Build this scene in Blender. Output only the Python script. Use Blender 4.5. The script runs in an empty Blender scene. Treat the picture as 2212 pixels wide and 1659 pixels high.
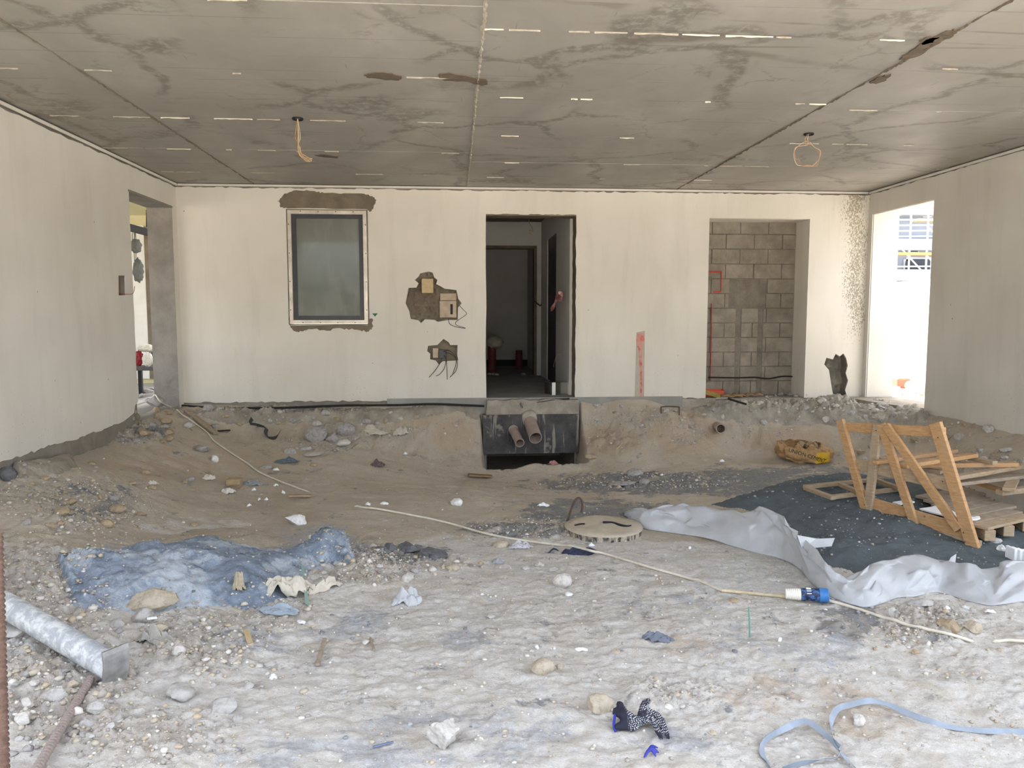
import bpy, bmesh, math, random
import numpy as np
from mathutils import Vector, Matrix, geometry, noise as mnoise
random.seed(7)
SC = bpy.context.scene
COL = SC.collection
# ---------------------------------------------------------------- camera
F = 1661.0; CX, CY = 1106.0, 829.5
VPX, VPY = 982.0, 680.0
PITCH = math.atan((CY - VPY) / F)
YAW = math.atan((CX - VPX) / F * math.cos(PITCH))
CAMZ = 1.08
cam = bpy.data.cameras.new('camera'); cam.sensor_width = 36.0; cam.lens = F / 2212.0 * 36.0
cam.clip_start = 0.02; cam.clip_end = 400
camo = bpy.data.objects.new('camera', cam); COL.objects.link(camo)
camo.location = (0, 0, CAMZ); camo.rotation_euler = (math.pi/2 - PITCH, 0, -YAW)
SC.camera = camo
# ---------------------------------------------------------------- light
SUN_DIR = Vector((-0.28, 0.80, 1.15)).normalized()      # towards the sun: behind the house
w = bpy.data.worlds.new('sky'); SC.world = w; w.use_nodes = True
wn = w.node_tree.nodes; wl = w.node_tree.links; wn.clear()
wo = wn.new('ShaderNodeOutputWorld'); bg = wn.new('ShaderNodeBackground')
sk = wn.new('ShaderNodeTexSky'); sk.sky_type = 'NISHITA'; sk.sun_disc = False
sk.sun_elevation = math.asin(SUN_DIR.z); sk.sun_rotation = math.atan2(SUN_DIR.x, SUN_DIR.y)
sk.air_density = 1.0; sk.dust_density = 6.0; sk.ozone_density = 0.6
hs = wn.new('ShaderNodeHueSaturation'); hs.inputs['Saturation'].default_value = 0.45; wl.new(sk.outputs['Color'], hs.inputs['Color'])   # pale hazy desert sky
wl.new(hs.outputs[0], bg.inputs['Color']); bg.inputs['Strength'].default_value = 0.42
wl.new(bg.outputs[0], wo.inputs['Surface'])
sl = bpy.data.lights.new('sun_offscreen', 'SUN'); sl.energy = 5.0; sl.angle = math.radians(0.6); sl.color = (1.0, 0.96, 0.90)
so = bpy.data.objects.new('sun_offscreen', sl); COL.objects.link(so)
so.rotation_euler = (-SUN_DIR).to_track_quat('-Z', 'Y').to_euler(); so.location = (0, 20, 30)
vs = SC.view_settings; vs.view_transform = 'Standard'; vs.look = 'None'; vs.gamma = 1.0; vs.use_curve_mapping = False
vs.exposure = 1.64
SC.cycles.max_bounces = 10; SC.cycles.diffuse_bounces = 6; SC.cycles.transparent_max_bounces = 12
# ---------------------------------------------------------------- pixel to place helpers (photo frame 2212 x 1659)
_fw = Vector((math.sin(YAW)*math.cos(PITCH), math.cos(YAW)*math.cos(PITCH), -math.sin(PITCH)))
_rt = Vector((math.cos(YAW), -math.sin(YAW), 0)); _up = _rt.cross(_fw)
CAM = Vector((0, 0, CAMZ))
def ray(px, py): return _fw + _rt*((px-CX)/F) + _up*((CY-py)/F)
def PY(px, py, Y): r = ray(px, py); return CAM + r*(Y/r.y)
def PX(px, py, X): r = ray(px, py); return CAM + r*(X/r.x)
def PZ(px, py, Z): r = ray(px, py); return CAM + r*((Z-CAMZ)/r.z)
def proj(p):
    d = Vector(p) - CAM; z = d.dot(_fw); return (CX + F*d.dot(_rt)/z, CY - F*d.dot(_up)/z)
D = 10.1
XL = PY(379, 392, D).x; XR = PY(1879, 412, D).x
ZC = PY(1130, 405, D).z
# ---------------------------------------------------------------- materials
def srgb(r, g, b):
    f = lambda c: (c/255.0/12.92) if c/255.0 <= .04045 else ((c/255.0+.055)/1.055)**2.4
    return (f(r), f(g), f(b), 1.0)
class NT:
    def __init__(s, name, rough=0.8, spec=0.3, metal=0.0):
        s.m = bpy.data.materials.new(name); s.m.use_nodes = True; s.t = s.m.node_tree; s.n = s.t.nodes; s.l = s.t.links
        s.n.clear(); s.out = s.n.new('ShaderNodeOutputMaterial'); s.b = s.n.new('ShaderNodeBsdfPrincipled')
        s.l.new(s.b.outputs[0], s.out.inputs[0]); s.set('Roughness', rough); s.set('Specular IOR Level', spec); s.set('Metallic', metal)
        s._geo = None; s._bump = None
    def set(s, k, v):
        i = s.b.inputs[k]
        if hasattr(v, 'is_output') or isinstance(v, bpy.types.NodeSocket): s.l.new(v, i)
        else: i.default_value = v
        return s
    def put(s, inp, v):
        if isinstance(v, bpy.types.NodeSocket): s.l.new(v, inp)
        else: inp.default_value = v
    def pos(s, scale=(1,1,1), loc=(0,0,0), rot=(0,0,0), obj=False):
        if obj: g = s.n.new('ShaderNodeTexCoord').outputs['Object']
        else:
            g = s.n.new('ShaderNodeNewGeometry').outputs['Position']
        mp = s.n.new('ShaderNodeMapping'); s.l.new(g, mp.inputs['Vector'])
        mp.inputs['Scale'].default_value = scale; mp.inputs['Location'].default_value = loc; mp.inputs['Rotation'].default_value = rot
        return mp.outputs[0]
    def noise(s, vec, scale=5, detail=6, rough=0.55, dist=0.0):
        k = s.n.new('ShaderNodeTexNoise'); s.l.new(vec, k.inputs['Vector'])
        k.inputs['Scale'].default_value = scale; k.inputs['Detail'].default_value = detail
        k.inputs['Roughness'].default_value = rough; k.inputs['Distortion'].default_value = dist
        return k.outputs['Fac']
    def voro(s, vec, scale=5, feature='F1', rnd=1.0):
        k = s.n.new('ShaderNodeTexVoronoi'); k.feature = feature; s.l.new(vec, k.inputs['Vector'])
        k.inputs['Scale'].default_value = scale; k.inputs['Randomness'].default_value = rnd
        return k.outputs['Distance']
    def warp(s, vec, scale, amt):
        k = s.n.new('ShaderNodeTexNoise'); s.l.new(vec, k.inputs['Vector']); k.inputs['Scale'].default_value = scale; k.inputs['Detail'].default_value = 5
        a = s.n.new('ShaderNodeVectorMath'); a.operation = 'MULTIPLY_ADD'
        s.l.new(k.outputs['Color'], a.inputs[0]); a.inputs[1].default_value = (amt,)*3; s.l.new(vec, a.inputs[2]); return a.outputs[0]
    def ramp(s, fac, stops, interp='LINEAR'):
        r = s.n.new('ShaderNodeValToRGB'); s.l.new(fac, r.inputs['Fac']); e = r.color_ramp.elements; r.color_ramp.interpolation = interp
        while len(e) < len(stops): e.new(0.5)
        for k, (p, c) in enumerate(stops):
            e[k].position = p; e[k].color = c if len(c) == 4 else (*c, 1)
        return r.outputs['Color']
    def step(s, fac, a, b):
        m = s.n.new('ShaderNodeMapRange'); m.interpolation_type = 'SMOOTHSTEP'
        s.l.new(fac, m.inputs['Value']); m.inputs['From Min'].default_value = a; m.inputs['From Max'].default_value = b
        return m.outputs['Result']
    def mix(s, fac, a, b, mode='MIX'):
        x = s.n.new('ShaderNodeMix'); x.data_type = 'RGBA'; x.blend_type = mode; x.clamp_factor = True
        s.put(x.inputs[0], fac); s.put(x.inputs[6], a); s.put(x.inputs[7], b); return x.outputs[2]
    def math(s, op, a, b=0.0, c=0.0):
        x = s.n.new('ShaderNodeMath'); x.operation = op; s.put(x.inputs[0], a); s.put(x.inputs[1], b); s.put(x.inputs[2], c); return x.outputs[0]
    def attr(s, name, out='Fac'):
        k = s.n.new('ShaderNodeAttribute'); k.attribute_name = name; return k.outputs[out]
    def sep(s, vec):
        k = s.n.new('ShaderNodeSeparateXYZ'); s.l.new(vec, k.inputs[0]); return k.outputs
    def bump(s, h, strength=0.3, dist=0.02):
        b = s.n.new('ShaderNodeBump'); s.l.new(h, b.inputs['Height']); b.inputs['Strength'].default_value = strength; b.inputs['Distance'].default_value = dist
        if s._bump: s.l.new(s._bump, b.inputs['Normal'])
        s._bump = b.outputs[0]; s.l.new(s._bump, s.b.inputs['Normal']); return s
    def col(s, v): s.put(s.b.inputs['Base Color'], v); return s
def simple(name, c, rough=0.7, var=0.25, scale=18, bump=0.25, bd=0.01, metal=0.0, spec=0.3, c2=None, obj=False):
    m = NT(name, rough, spec, metal); v = m.pos(obj=obj); n = m.noise(v, scale, 6, .6)
    c2 = c2 or tuple(x*(1-var) for x in c[:3])
    m.col(m.ramp(n, [(.32, tuple(c2[:3])), (.68, tuple(c[:3]))]))
    if bump: m.bump(m.noise(v, scale*4, 4, .6), bump, bd)
    return m.m
MAT = {}
def plaster_mat(name, c1, c2, streak=True, splash=None):
    m = NT(name, 0.92, 0.15); v = m.pos()
    big = m.noise(v, 0.9, 4, .5); c = m.ramp(big, [(.3, c2), (.7, c1)])
    vs_ = m.warp(m.pos(scale=(3.2, 3.2, .45)), .8, .8); st = m.step(m.noise(vs_, 1.6, 6, .65), .46, .72)
    c = m.mix(m.math('MULTIPLY', st, .18), c, srgb(176, 170, 158))
    blot = m.step(m.noise(v, 3.1, 6, .65, .4), .55, .72); c = m.mix(m.math('MULTIPLY', blot, .22), c, srgb(215, 208, 192))
    # small chips and splashes, thicker low on the wall
    sp = m.step(m.voro(m.warp(v, 9, .05), 26), .13, .07)
    z = m.sep(v)[2]; low = m.step(z, .75, -.05); hi = m.math('MULTIPLY', low, m.step(m.noise(v, 1.3, 3), .42, .6))
    c = m.mix(m.math('MULTIPLY', m.math('MULTIPLY', sp, hi), .75), c, srgb(120, 112, 100))
    sp2 = m.step(m.voro(m.warp(v, 5, .1), 3.2), .035, .02); c = m.mix(m.math('MULTIPLY', sp2, .7), c, srgb(115, 108, 98))
    if splash:
        x0, wd = splash; vv = m.pos(scale=(1, 1, .55))
        x = m.sep(v)[0]; wob = m.math('MULTIPLY', m.math('SUBTRACT', m.noise(m.pos(scale=(0, 0, 1)), 1.4, 2), .5), .45)
        dx = m.math('ABSOLUTE', m.math('SUBTRACT', m.math('ADD', x, wob), x0)); band = m.step(dx, wd, .0)
        band = m.math('MULTIPLY', band, m.step(z, .25, 1.2))
        thr = m.math('ADD', m.math('MULTIPLY', band, .30), m.noise(vv, 62, 3, .75)); s1 = m.math('MULTIPLY', m.step(thr, .74, .80), m.step(band, .02, .2))
        c = m.mix(m.math('MULTIPLY', s1, .66), c, srgb(116, 104, 78))
    m.col(c); m.bump(m.noise(v, 30, 5, .6), .12, .01); m.bump(m.noise(v, 3, 3), .1, .03); return m.m
MAT['plaster_back'] = plaster_mat('white_cream_plaster', srgb(217, 213, 204), srgb(206, 201, 190), splash=(PY(1848, 600, D).x, .36))
MAT['plaster_side'] = plaster_mat('grey_white_plaster', srgb(214, 211, 204), srgb(202, 198, 190))
def concrete(name, c1, c2, scale=2.5, bump=.35, rough=.9):
    m = NT(name, rough, .2); v = m.pos(); n = m.noise(v, scale, 8, .62, .3)
    c = m.ramp(n, [(.3, c2), (.52, tuple((a+b)/2 for a, b in zip(c1[:3], c2[:3]))), (.72, c1)])
    d = m.step(m.voro(m.warp(v, 12, .05), 34), .12, .05); c = m.mix(m.math('MULTIPLY', d, .35), c, tuple(x*.55 for x in c2[:3])+(1,))
    m.col(c); m.bump(m.noise(v, 55, 6, .65), bump, .012); m.bump(m.noise(v, 9, 5, .6), bump, .03); return m.m
MAT['concrete'] = concrete('grey_concrete', srgb(150, 144, 134), srgb(112, 106, 97))
MAT['mortar'] = concrete('dark_mortar', srgb(132, 122, 106), srgb(102, 93, 80), 4)
MAT['rubble'] = concrete('pale_rubble_concrete', srgb(178, 170, 156), srgb(132, 124, 112), 5, .6)
def ceiling_mat():
    m = NT('formwork_concrete', .62, .3); v = m.pos()
    n = m.noise(m.pos(scale=(1, .6, 1)), 1.1, 6, .6, .5); c = m.ramp(n, [(.28, srgb(140, 136, 128)), (.55, srgb(154, 150, 142)), (.75, srgb(168, 164, 156))])
    # damp blots along crooked lines
    wv = m.warp(v, 1.7, .55); vd = m.voro(wv, .75, 'DISTANCE_TO_EDGE'); line = m.step(vd, .05, .012)
    msk = m.step(m.noise(v, .9, 3, .5), .40, .55); rag = m.step(m.noise(v, 14, 5, .7), .36, .56)
    c = m.mix(m.math('MULTIPLY', m.math('MULTIPLY', line, msk), m.math('MULTIPLY', rag, .62)), c, srgb(98, 93, 84))
    wv2 = m.warp(v, 3.1, .35); vd2 = m.voro(m.pos(scale=(1, 1.6, 1), rot=(0, 0, .5)), 1.35, 'DISTANCE_TO_EDGE'); l3 = m.math('MULTIPLY', m.step(m.voro(wv2, 1.5, 'DISTANCE_TO_EDGE'), .035, .006), m.step(m.noise(v, 1.4, 4, .6), .50, .64)); c = m.mix(m.math('MULTIPLY', l3, m.math('MULTIPLY', m.step(m.noise(v, 22, 5, .7), .4, .55), .5)), c, srgb(106, 100, 90))
    bl = m.step(m.noise(v, 5, 7, .7), .60, .70); c = m.mix(m.math('MULTIPLY', bl, .16), c, srgb(110, 104, 94))
    # long thin cross lines of the formwork boards
    ww = m.warp(m.pos(scale=(.12, 1, 1)), 2.0, .12); l2 = m.step(m.voro(m.pos(scale=(.10, 2.6, 0)), 1.0, 'DISTANCE_TO_EDGE'), .02, .004)
    l2 = m.math('MULTIPLY', l2, m.step(m.noise(v, 1.6, 4), .45, .62)); c = m.mix(m.math('MULTIPLY', l2, .55), c, srgb(108, 100, 88))
    scr = m.step(m.voro(m.pos(scale=(9, .7, 1), rot=(0, 0, .9)), 1.2), .06, .02); c = m.mix(m.math('MULTIPLY', scr, .45), c, srgb(98, 90, 78))
    m.col(c); m.set('Roughness', m.math('ADD', m.math('MULTIPLY', m.noise(v, 2.2, 4), .35), .38))
    m.bump(m.noise(v, 40, 5, .6), .06, .01); m.bump(m.noise(v, 2.5, 3), .12, .03); return m.m
MAT['ceiling'] = ceiling_mat()
MAT['black_rubber'] = simple('black_rubber', srgb(38, 38, 40), .55, .4, 30)
MAT['bitumen'] = None
def bitumen():
    m = NT('bitumen_with_cement_runs', .55, .4); v = m.pos()
    c = m.ramp(m.noise(v, 7, 6), [(.3, srgb(38, 37, 38)), (.7, srgb(78, 75, 72))])
    run = m.step(m.noise(m.pos(scale=(9, 9, .9)), 1.5, 4, .6), .56, .64); c = m.mix(m.math('MULTIPLY', run, .75), c, srgb(150, 143, 132))
    bl = m.step(m.noise(v, 4.5, 5, .6), .58, .66); c = m.mix(m.math('MULTIPLY', bl, .7), c, srgb(140, 133, 120))
    m.col(c); m.bump(m.noise(v, 40, 5), .4, .01); return m.m
MAT['bitumen'] = bitumen()
MAT['alu'] = simple('worn_aluminium', srgb(205, 198, 186), .38, .35, 9, .05, .005, metal=.55)
MAT['dark_frame'] = simple('anthracite_frame', srgb(62, 64, 68), .35, .12, 12, 0)
MAT['steel'] = simple('galvanised_steel', srgb(196, 198, 200), .32, .3, 22, .1, .004, metal=.8)
MAT['white'] = simple('white_paint', srgb(226, 224, 218), .7, .1, 5)
MAT['white_out'] = simple('white_render', srgb(232, 231, 227), .8, .06, 2)
MAT['cable_white'] = simple('white_cable_sheath', srgb(222, 214, 196), .45, .22, 14, 0)
MAT['pvc'] = simple('dusty_brown_pvc', srgb(168, 150, 140), .5, .25, 10, .1)
MAT['pvc_red'] = simple('red_brown_pvc', srgb(122, 60, 54), .5, .25, 10, .1)
MAT['rust'] = simple('rusty_rebar', srgb(100, 80, 71), .75, .4, 60, .5)
MAT['rust_dusty'] = simple('dusty_rebar', srgb(160, 146, 138), .75, .25, 60, .5)
MAT['wire'] = simple('beige_wire', srgb(196, 176, 136), .5, .1, 5, 0)
MAT['wire_dark'] = simple('dark_wire', srgb(60, 58, 56), .5, .1, 5, 0)
# ---------------------------------------------------------------- object helpers
def link(o, parent=None):
    COL.objects.link(o)
    if parent is not None:
        o.parent = parent; o.matrix_parent_inverse = parent.matrix_basis.inverted()
    return o
def tag(o, label=None, cat=None, group=None, kind=None):
    if label: o['label'] = label
    if cat: o['category'] = cat
    if group: o['group'] = group
    if kind: o['kind'] = kind
    return o
def meshob(name, verts, faces, mat, parent=None, smooth=False, ang=None, uv=None):
    me = bpy.data.meshes.new(name); me.from_pydata([tuple(v) for v in verts], [], [tuple(f) for f in faces]); me.validate(); me.update()
    if mat is not None: me.materials.append(mat)
    if smooth: me.shade_smooth()
    if ang is not None:
        me.shade_smooth()
        try: me.set_sharp_from_angle(angle=math.radians(ang))
        except Exception: pass
    o = bpy.data.objects.new(name, me); return link(o, parent)
def bmob(name, bm, mat, parent=None, ang=None, smooth=False):
    bmesh.ops.recalc_face_normals(bm, faces=bm.faces)
    me = bpy.data.meshes.new(name); bm.to_mesh(me); bm.free()
    if mat is not None: me.materials.append(mat)
    if smooth or ang is not None: me.shade_smooth()
    if ang is not None:
        try: me.set_sharp_from_angle(angle=math.radians(ang))
        except Exception: pass
    o = bpy.data.objects.new(name, me); return link(o, parent)
def thing(name, label, cat, loc=(0,0,0), group=None):
    o = bpy.data.objects.new(name, None); o.empty_display_size = .05; o.location = loc; COL.objects.link(o); return tag(o, label, cat, group)
def add_box(bm, lo, hi, M4=None):
    r = bmesh.ops.create_cube(bm, size=1.0)['verts']
    lo = Vector(lo); hi = Vector(hi); c = (lo+hi)/2; s = hi-lo
    for v in r:
        v.co = Vector((v.co.x*s.x, v.co.y*s.y, v.co.z*s.z)) + c
        if M4 is not None: v.co = M4 @ v.co
    return r
def box(name, lo, hi, mat, parent=None, bevel=0.0):
    bm = bmesh.new(); add_box(bm, lo, hi)
    if bevel: bmesh.ops.bevel(bm, geom=bm.edges[:], offset=bevel, segments=1, affect='EDGES')
    return bmob(name, bm, mat, parent)
def beam_bm(bm, a, b, wdt, hgt, upv=(0,0,1), bevel=.003, jit=0.0):
    a = Vector(a); b = Vector(b); d = (b-a); L = d.length; d.normalize(); u = Vector(upv); s = d.cross(u)
    if s.length < 1e-4: s = d.cross(Vector((1,0,0)))
    s.normalize(); u = s.cross(d).normalized()
    bm2 = bmesh.new(); r = bmesh.ops.create_cube(bm2, size=1.0)['verts']
    for v in r: v.co = Vector((v.co.x*L, v.co.y*wdt, v.co.z*hgt))
    if bevel: bmesh.ops.bevel(bm2, geom=bm2.edges[:], offset=bevel, segments=1, affect='EDGES')
    M4 = Matrix((( d.x, s.x, u.x, (a.x+b.x)/2), (d.y, s.y, u.y, (a.y+b.y)/2), (d.z, s.z, u.z, (a.z+b.z)/2), (0,0,0,1)))
    bmesh.ops.transform(bm2, matrix=M4, verts=bm2.verts)
    me = bpy.data.meshes.new('t'); bm2.to_mesh(me); bm2.free(); bm.from_mesh(me); bpy.data.meshes.remove(me)
def beam(name, a, b, wdt, hgt, mat, parent=None, upv=(0,0,1), bevel=.003):
    bm = bmesh.new(); beam_bm(bm, a, b, wdt, hgt, upv, bevel); return bmob(name, bm, mat, parent)
def spline(pts, n):
    pts = [Vector(p) for p in pts]; out = []
    P_ = [2*pts[0]-pts[1]] + pts + [2*pts[-1]-pts[-2]]
    for i in range(1, len(P_)-2):
        for k in range(n):
            t = k/n; p0, p1, p2, p3 = P_[i-1], P_[i], P_[i+1], P_[i+2]
            out.append(.5*((2*p1) + (-p0+p2)*t + (2*p0-5*p1+4*p2-p3)*t*t + (-p0+3*p1-3*p2+p3)*t**3))
    out.append(pts[-1]); return out
def tube_geo(pts, r, seg=8, cap=True, rf=None):
    pts = [Vector(p) for p in pts]; V = []; Fc = []; prev = None
    for i, p in enumerate(pts):
        d = (pts[min(i+1, len(pts)-1)] - pts[max(i-1, 0)]).normalized()
        if prev is None:
            n = d.cross(Vector((0,0,1)));
            if n.length < 1e-3: n = d.cross(Vector((1,0,0)))
        else: n = prev - d*prev.dot(d)
        n.normalize(); prev = n; b = d.cross(n); rr = rf(i/(len(pts)-1)) if rf else r
        for k in range(seg):
            a = 2*math.pi*k/seg; V.append(p + (n*math.cos(a) + b*math.sin(a))*rr)
    for i in range(len(pts)-1):
        for k in range(seg):
            a = i*seg+k; b2 = i*seg+(k+1) % seg; Fc.append((a, b2, b2+seg, a+seg))
    if cap: Fc.append(tuple(range(seg-1, -1, -1))); Fc.append(tuple(range((len(pts)-1)*seg, len(pts)*seg)))
    return V, Fc
def tube(name, pts, r, mat, parent=None, seg=8, rf=None, cap=True):
    V, Fc = tube_geo(pts, r, seg, cap, rf); return meshob(name, V, Fc, mat, parent, ang=50)
def pipe(name, a, b, r, wall, mat, parent=None, seg=28):
    """an open pipe with a wall thickness, its mouth at b"""
    a = Vector(a); b = Vector(b); d = (b-a).normalized(); n = d.cross(Vector((0,0,1)))
    if n.length < 1e-3: n = Vector((1,0,0))
    n.normalize(); c = d.cross(n); V = []; Fc = []
    for (p, rr) in ((a, r), (b, r), (b, r-wall), (a+d*.02, r-wall)):
        for k in range(seg):
            t = 2*math.pi*k/seg; V.append(p+(n*math.cos(t)+c*math.sin(t))*rr)
    for j in range(3):
        for k in range(seg): Fc.append((j*seg+k, j*seg+(k+1) % seg, (j+1)*seg+(k+1) % seg, (j+1)*seg+k))
    Fc.append(tuple(range(3*seg, 4*seg))); Fc.append(tuple(range(seg-1, -1, -1)))
    return meshob(name, V, Fc, mat, parent, ang=40)
def panel(name, to3d, outer, holes, thick, mat, parent=None):
    """a flat slab of any outline with holes through it; to3d(a, b, depth) -> point"""
    loops = [outer] + list(holes); pts = [p for l in loops for p in l]
    tris = geometry.tessellate_polygon([[Vector((p[0], p[1], 0)) for p in l] for l in loops])
    n = len(pts); V = [to3d(a, b, 0) for a, b in pts] + [to3d(a, b, thick) for a, b in pts]
    Fc = [tuple(t) for t in tris] + [tuple(i+n for i in reversed(t)) for t in tris]; off = 0
    for l in loops:
        m = len(l)
        for i in range(m):
            a = off+i; b = off+(i+1) % m; Fc.append((a, b, b+n, a+n))
        off += m
    bm = bmesh.new(); bv = [bm.verts.new(v) for v in V]
    for f in Fc:
        try: bm.faces.new([bv[i] for i in f])
        except ValueError: pass
    bmesh.ops.recalc_face_normals(bm, faces=bm.faces)
    return bmob(name, bm, mat, parent)
def jag(p, q, n, amp, rng=random):
    """points from p to q, exclusive of q, jittered across"""
    p = Vector((p[0], p[1])); q = Vector((q[0], q[1])); d = q-p; nn = Vector((-d.y, d.x)).normalized(); out = [tuple(p)]; t = []
    for i in range(1, n): t.append((i+rng.uniform(-.35, .35))/n)
    for x in t: out.append(tuple(p + d*x + nn*rng.uniform(-amp, amp)))
    return out
def rect(a0, b0, a1, b1): return [(a0, b0), (a1, b0), (a1, b1), (a0, b1)]
# numpy noise
def _hash(ix, iy, seed):
    h = (ix.astype(np.int64)*374761393 + iy.astype(np.int64)*668265263 + seed*1442695041) & 0xffffffff
    h = ((h ^ (h >> 13))*1274126177) & 0xffffffff
    return ((h ^ (h >> 16)) & 0xffff)/65535.0
def vnoise(x, y, seed=0):
    ix = np.floor(x); iy = np.floor(y); fx = x-ix; fy = y-iy; ix = ix.astype(np.int64); iy = iy.astype(np.int64)
    u = fx*fx*fx*(fx*(fx*6-15)+10); v = fy*fy*fy*(fy*(fy*6-15)+10)
    a = _hash(ix, iy, seed); b = _hash(ix+1, iy, seed); c = _hash(ix, iy+1, seed); d = _hash(ix+1, iy+1, seed)
    return (a*(1-u)+b*u)*(1-v)+(c*(1-u)+d*u)*v
def fbm(x, y, scale, octv=4, seed=0, gain=.5):
    s = 0; a = 1; t = 0
    for o in range(octv):
        s = s + a*(vnoise(x*scale*2**o+o*17.3, y*scale*2**o-o*9.1, seed+o)-.5); t += a; a *= gain
    return s/t
def cells(x, y, scale, seed=0):
    """distance to the nearest scattered point, for clods"""
    x = x*scale; y = y*scale; ix = np.floor(x).astype(np.int64); iy = np.floor(y).astype(np.int64); best = np.full(np.shape(x), 9.0)
    for dx in (-1, 0, 1):
        for dy in (-1, 0, 1):
            px = ix+dx+_hash(ix+dx, iy+dy, seed); py = iy+dy+_hash(ix+dx, iy+dy, seed+7)
            best = np.minimum(best, (px-x)**2+(py-y)**2)
    return np.sqrt(best)
# ================================================================ THE GROUND
CTRL_PX = [  # photo column, photo row, distance from the camera plane
 (0,1010,6.2),(0,1045,6.0),(100,1100,5.6),(100,1150,5.25),(150,1168,5.1),(0,1200,4.7),(0,1300,4.1),(0,1400,3.62),(0,1500,3.22),(0,1659,2.72),
 (130,975,7.3),(200,1040,6.6),(200,1100,6.1),
 (275,912,8.6),(330,890,9.3),(300,960,8.2),(300,1020,7.4),(300,1080,6.7),(300,1130,6.15),(300,1155,5.85),(300,1250,4.7),(300,1350,4.05),(300,1500,3.33),(300,1659,2.78),
 (400,882,9.9),(500,885,10.0),(500,930,9.6),(500,1000,8.6),(500,1060,7.7),(500,1120,6.8),(500,1165,6.15),(500,1200,5.45),(500,1300,4.5),(500,1400,3.86),(500,1659,2.8),
 (800,885,10.03),(800,920,9.85),(800,950,9.55),(800,1000,9.0),(800,1080,7.4),(800,1140,6.5),(800,1190,5.8),(800,1225,5.2),(800,1300,4.6),(800,1450,3.65),
 (900,878,10.06),(980,880,10.06),(1010,890,10.04),(1015,950,9.9),(1020,1000,9.5),(1000,1060,8.0),(1000,1140,6.6),(1000,1250,5.1),(1000,1400,3.9),(1000,1659,2.8),
 (1150,1020,9.2),(1150,1060,8.1),
 (1255,871,10.06),(1330,870,10.06),(1410,870,10.06),(1300,888,10.02),(1300,915,9.95),(1300,955,9.6),(1270,990,9.4),(1300,1010,9.1),(1300,1060,8.0),(1300,1130,6.65),(1300,1250,5.1),(1300,1400,3.9),(1300,1659,2.8),
 (1450,895,9.65),(1450,950,9.3),(1450,1000,8.9),(1450,1050,8.0),
 (1600,885,9.7),(1600,908,9.62),(1600,955,9.45),(1600,1000,8.75),(1600,1060,7.6),(1600,1130,6.5),(1600,1250,5.1),(1600,1400,3.85),(1600,1659,2.8),
 (1450,884,10.05),(1530,876,10.02),(1600,874,10.05),(1700,874,10.05),(1780,878,10.0),(1860,884,9.95),(1700,884,9.7),(1900,884,9.6),(1950,890,9.3),
 (1800,880,9.45),(1800,912,9.2),(1800,930,9.12),(1800,975,8.95),(1800,1010,8.2),(1800,1100,6.65),
 (2000,895,8.9),(2000,930,8.3),(2000,1000,7.8),(2000,1100,6.55),(1900,1250,5.05),(1900,1400,3.86),(1900,1659,2.82),
 (2212,1050,6.5),(2212,1100,6.45),(2212,1200,5.4),(2212,1400,3.86),(2212,1659,2.84)]
_cp = [PY(*c) for c in CTRL_PX]
_cp += [PX(a, b, XR-.03) for a, b in ((2050,908),(2100,918),(2150,929),(2212,942),(2290,958))]+[PX(a, b, XR-.3) for a, b in ((2030,945),(2090,960),(2140,975),(2200,992),(2270,1010))]
_cp += [Vector(p) for p in ((-3.7,2.5,-.5),(-3.7,4.5,-.36),(5.6,2.5,-.58),(5.6,4.5,-.55),(5.5,5.9,-.2),(5.0,5.9,-.52),(0,1.6,-.57),(-3,1.2,-.55),(4,1.2,-.58),(5.62,7.3,-.09),(5.6,8.8,-.08),(5.6,9.9,-.02),(-3.8,10.1,-.05))]
_A = np.array([[p.x, p.y] for p in _cp]); _b = np.array([p.z for p in _cp])
def _tps(r2): return np.where(r2 > 1e-9, .5*r2*np.log(np.maximum(r2, 1e-9)), 0)
NCP = len(_A); _K = _tps(((_A[:,None]-_A[None])**2).sum(-1)) + np.eye(NCP)*.004
_Pm = np.hstack([np.ones((NCP,1)), _A]); _S = np.block([[_K,_Pm],[_Pm.T,np.zeros((3,3))]])
_wt = np.linalg.solve(_S, np.concatenate([_b, np.zeros(3)]))
def base_z(x, y):
    x = np.asarray(x, float); y = np.asarray(y, float); out = _wt[NCP]+_wt[NCP+1]*x+_wt[NCP+2]*y
    for i in range(NCP): out = out + _wt[i]*_tps((x-_A[i,0])**2+(y-_A[i,1])**2)
    return out
def sstep(v, a, b): t = np.clip((v-a)/(b-a), 0, 1); return t*t*(3-2*t)
def nproj(x, y, z):
    dx, dy, dz = x, y, z-CAMZ
    zz = dx*_fw.x+dy*_fw.y+dz*_fw.z; zz = np.maximum(zz, .3)
    return CX+F*(dx*_rt.x+dy*_rt.y)/zz, CY-F*(dx*_up.x+dy*_up.y+dz*_up.z)/zz
def blobs(u, v, lst):
    """soft ellipses of soil kind"""
    m = np.zeros_like(u)
    for (px, py, rx, ry, wgt) in lst:
        d = np.sqrt(((u-px)/rx)**2+((v-py)/ry)**2); m = np.maximum(m, wgt*(1-sstep(d, .45, 1.1)))
    return m
PIT = (PY(1043, 990, 9.95).x, PY(1252, 990, 9.95).x)
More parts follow.
